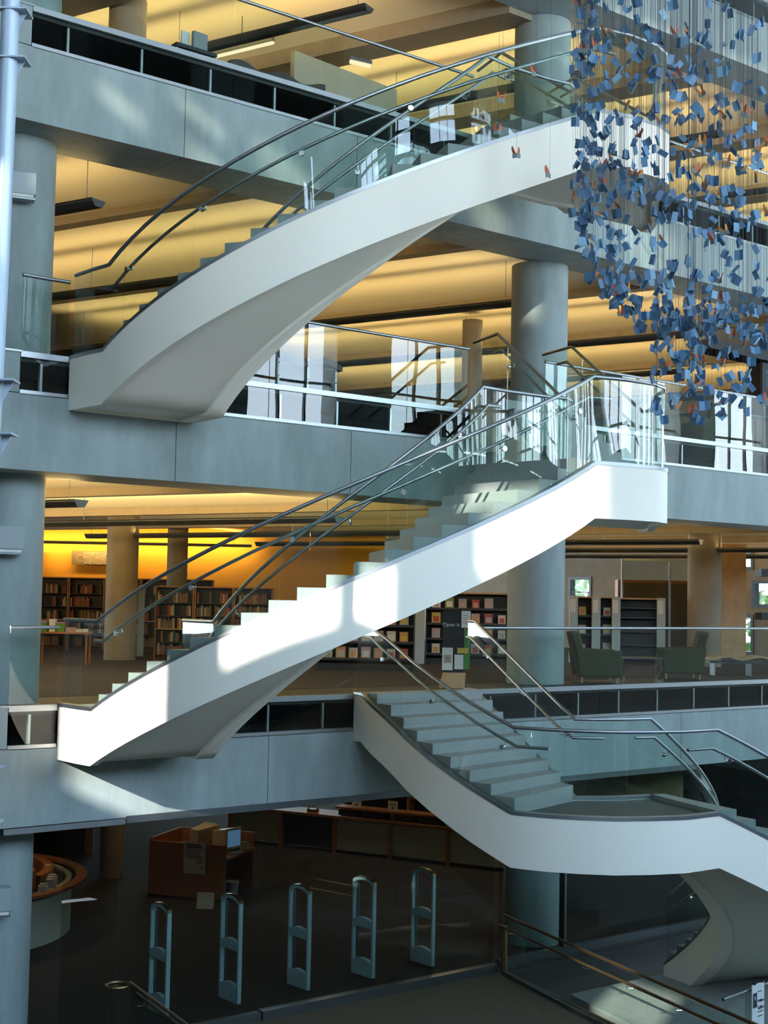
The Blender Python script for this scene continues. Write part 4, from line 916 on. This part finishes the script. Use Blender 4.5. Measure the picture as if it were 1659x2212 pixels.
t = thing('wall_panel', 'tan wooden wall panel seen over the lower stair landing', 'wall panel', (21.3, 2.6, 0), -.55); MB().box(-.2, 2.3, 0, .1, 2.1, 3.1).build('panel', WOODL, t, world=False); MB().box(-.2, 2.3, 0, .1, 0, 2.08).build('lower_panel', MAT['dark brown wall'], t, world=False); MB().box(-.3, -.2, -.02, .12, 0, 3.1).build('edge_trim', STEELD, t, world=False)

# ------------------------------------------------------------------ guard rails of the bridge and the poster guard
def guard(name, pts, lab, post=True, second=True, m=BRONZE):
    t = thing(name, lab, 'guard rail', (pts[0][0], pts[0][1], 0)); P3 = [(p[0], p[1], 0) for p in pts]
    s = arclen(P3); k = max(1, round(s[-1] / 1.4))
    for i in range(k): MB().ribbon(sub_path(P3, s[-1] * i / k + .006, s[-1] * (i + 1) / k - .006), -.007, .007, .02, .96).build('glass_panel', GLASS, t)
    MB().ribbon(P3, -.03, .03, 0, .06).build('base_strip', STEELD, t)
    MB().tube([(p[0], p[1], 1.0) for p in P3], .025, 10).build('guard_rail', m, t, smooth=True)
    if second:
        nn = normals(P3); hr_ = MB().tube([(p[0] + q[0] * second, p[1] + q[1] * second, .84) for p, q in zip(P3, nn)], .022, 10).build('handrail', m, t, smooth=True)
        for i in range(k + 1):
            d = s[-1] * (i + .3) / (k + 1); p = at_s(P3, s, d); q = nn[0]
            MB().tube([(p[0], p[1], .76), (p[0] + q[0] * second, p[1] + q[1] * second, .77), (p[0] + q[0] * second, p[1] + q[1] * second, .83)], .009, 6).build('rail_bracket', CHROME, hr_)
    return t
t = guard('bridge_guard', [(16.74, -.12), (16.28, -1.9), (15.08, -6.9)], 'bronze railed glass guard along the right side of the bridge', second=-.10)
MB().cyl(16.80, -.06, 0, .80, .055, 16).build('end_post', BRONZE, t, smooth=True)
t = guard('bridge_guard', [(9.52, -.25), (9.20, -2.3), (8.40, -6.9)], 'bronze railed glass guard at the lower left of the bridge', second=.10)
MB().tube([(9.36 + .16 * math.cos(a * pi / 8), -.20 + .16 * math.sin(a * pi / 8), .98) for a in range(17)], .022, 8).build('rail_loop', BRONZE, t, smooth=True)
MB().tube([(9.36, -.20, .02), (9.36, -.20, .96)], .15, 24).build('glass_tube', GLASS, t, smooth=True)
t = guard('plaza_guard', [(15.75, -5.52), (17.0, -5.36), (22.5, -4.6)], 'glass guard with a dark rail at the lower right corner', second=False, m=STEELD)
o = thing('poster', 'white printed poster with a dark portrait hung on the lower right guard', 'poster', (16.42, -5.50, .06), .125)
MB().box(0, .33, 0, .012, 0, 1.02).build('board', PAPER, o, world=False); MB().box(.02, .13, -.003, 0, .70, .90).build('portrait', INK, o, world=False); MB().sphere((.075, -.004, .83), .026, 10, (1, .2, 1.3)).build('portrait_face', GREY, o, world=False)
lettering('William', .055, INK, o, (.145, -.003, .76)); lettering('Safire', .075, INK, o, (.145, -.003, .66))
for z, x0, x1 in ((.90, .15, .25), (.62, .15, .3), (.56, .15, .28), (.42, .15, .31), (.36, .15, .24), (.27, .01, .32), (.20, .04, .3), (.14, .04, .3)): MB().box(x0, x1, -.003, 0, z, z + .012).build('text_line', INK, o, world=False)
for x in (.06, .27): MB().obox((x, .0, 1.03), (.03, .03, .03)).build('clip', BLACK, o, world=False)

# wall washer along the orange wall and downlights of the entrance hall
t = thing('wall_washer', 'long lamp trough lighting the top of the orange wall', 'ceiling lamp', (16.2, 19.2, 7.78), -0.667)
MB().box(-2.5, 6.5, -.10, .02, -.06, .02).build('housing', DARK, t, world=False)
for x in (-2, 2, 6): MB().tube([(x, -.04, .02), (x, -.04, .35)], .008, 5).build('suspension_cable', STEELD, t, world=False)
li = bpy.data.lights.new('wall_wash', 'AREA'); li.shape = 'RECTANGLE'; li.size = 9; li.size_y = .1; li.energy = 150; li.color = (1, .62, .18)
lo = bpy.data.objects.new('wall_wash', li); COL.objects.link(lo); lo.parent = t; lo.location = (2, .05, .0); lo.rotation_euler = (math.radians(80), 0, 0)
for i, (x, y) in enumerate(((11.0, 7.0), (15.5, 9.0), (20.6, 10.5), (22.3, 7.8), (19.0, 4.0))):
    t = thing('downlight', f'small round ceiling downlight of the entrance hall, {ORD[i]} from the left', 'ceiling lamp', (x, y, 3.26)); MB().tube([(x, y, 3.24), (x, y, 3.40)], [.10, .08], 14).build('housing', STEELD, t)
    li = bpy.data.lights.new('downlight_lamp', 'AREA'); li.shape = 'DISK'; li.size = .16; li.energy = 16; li.color = (1, .70, .38)
    lo = bpy.data.objects.new('downlight_lamp', li); COL.objects.link(lo); lo.parent = t; lo.location = (0, 0, -.03)
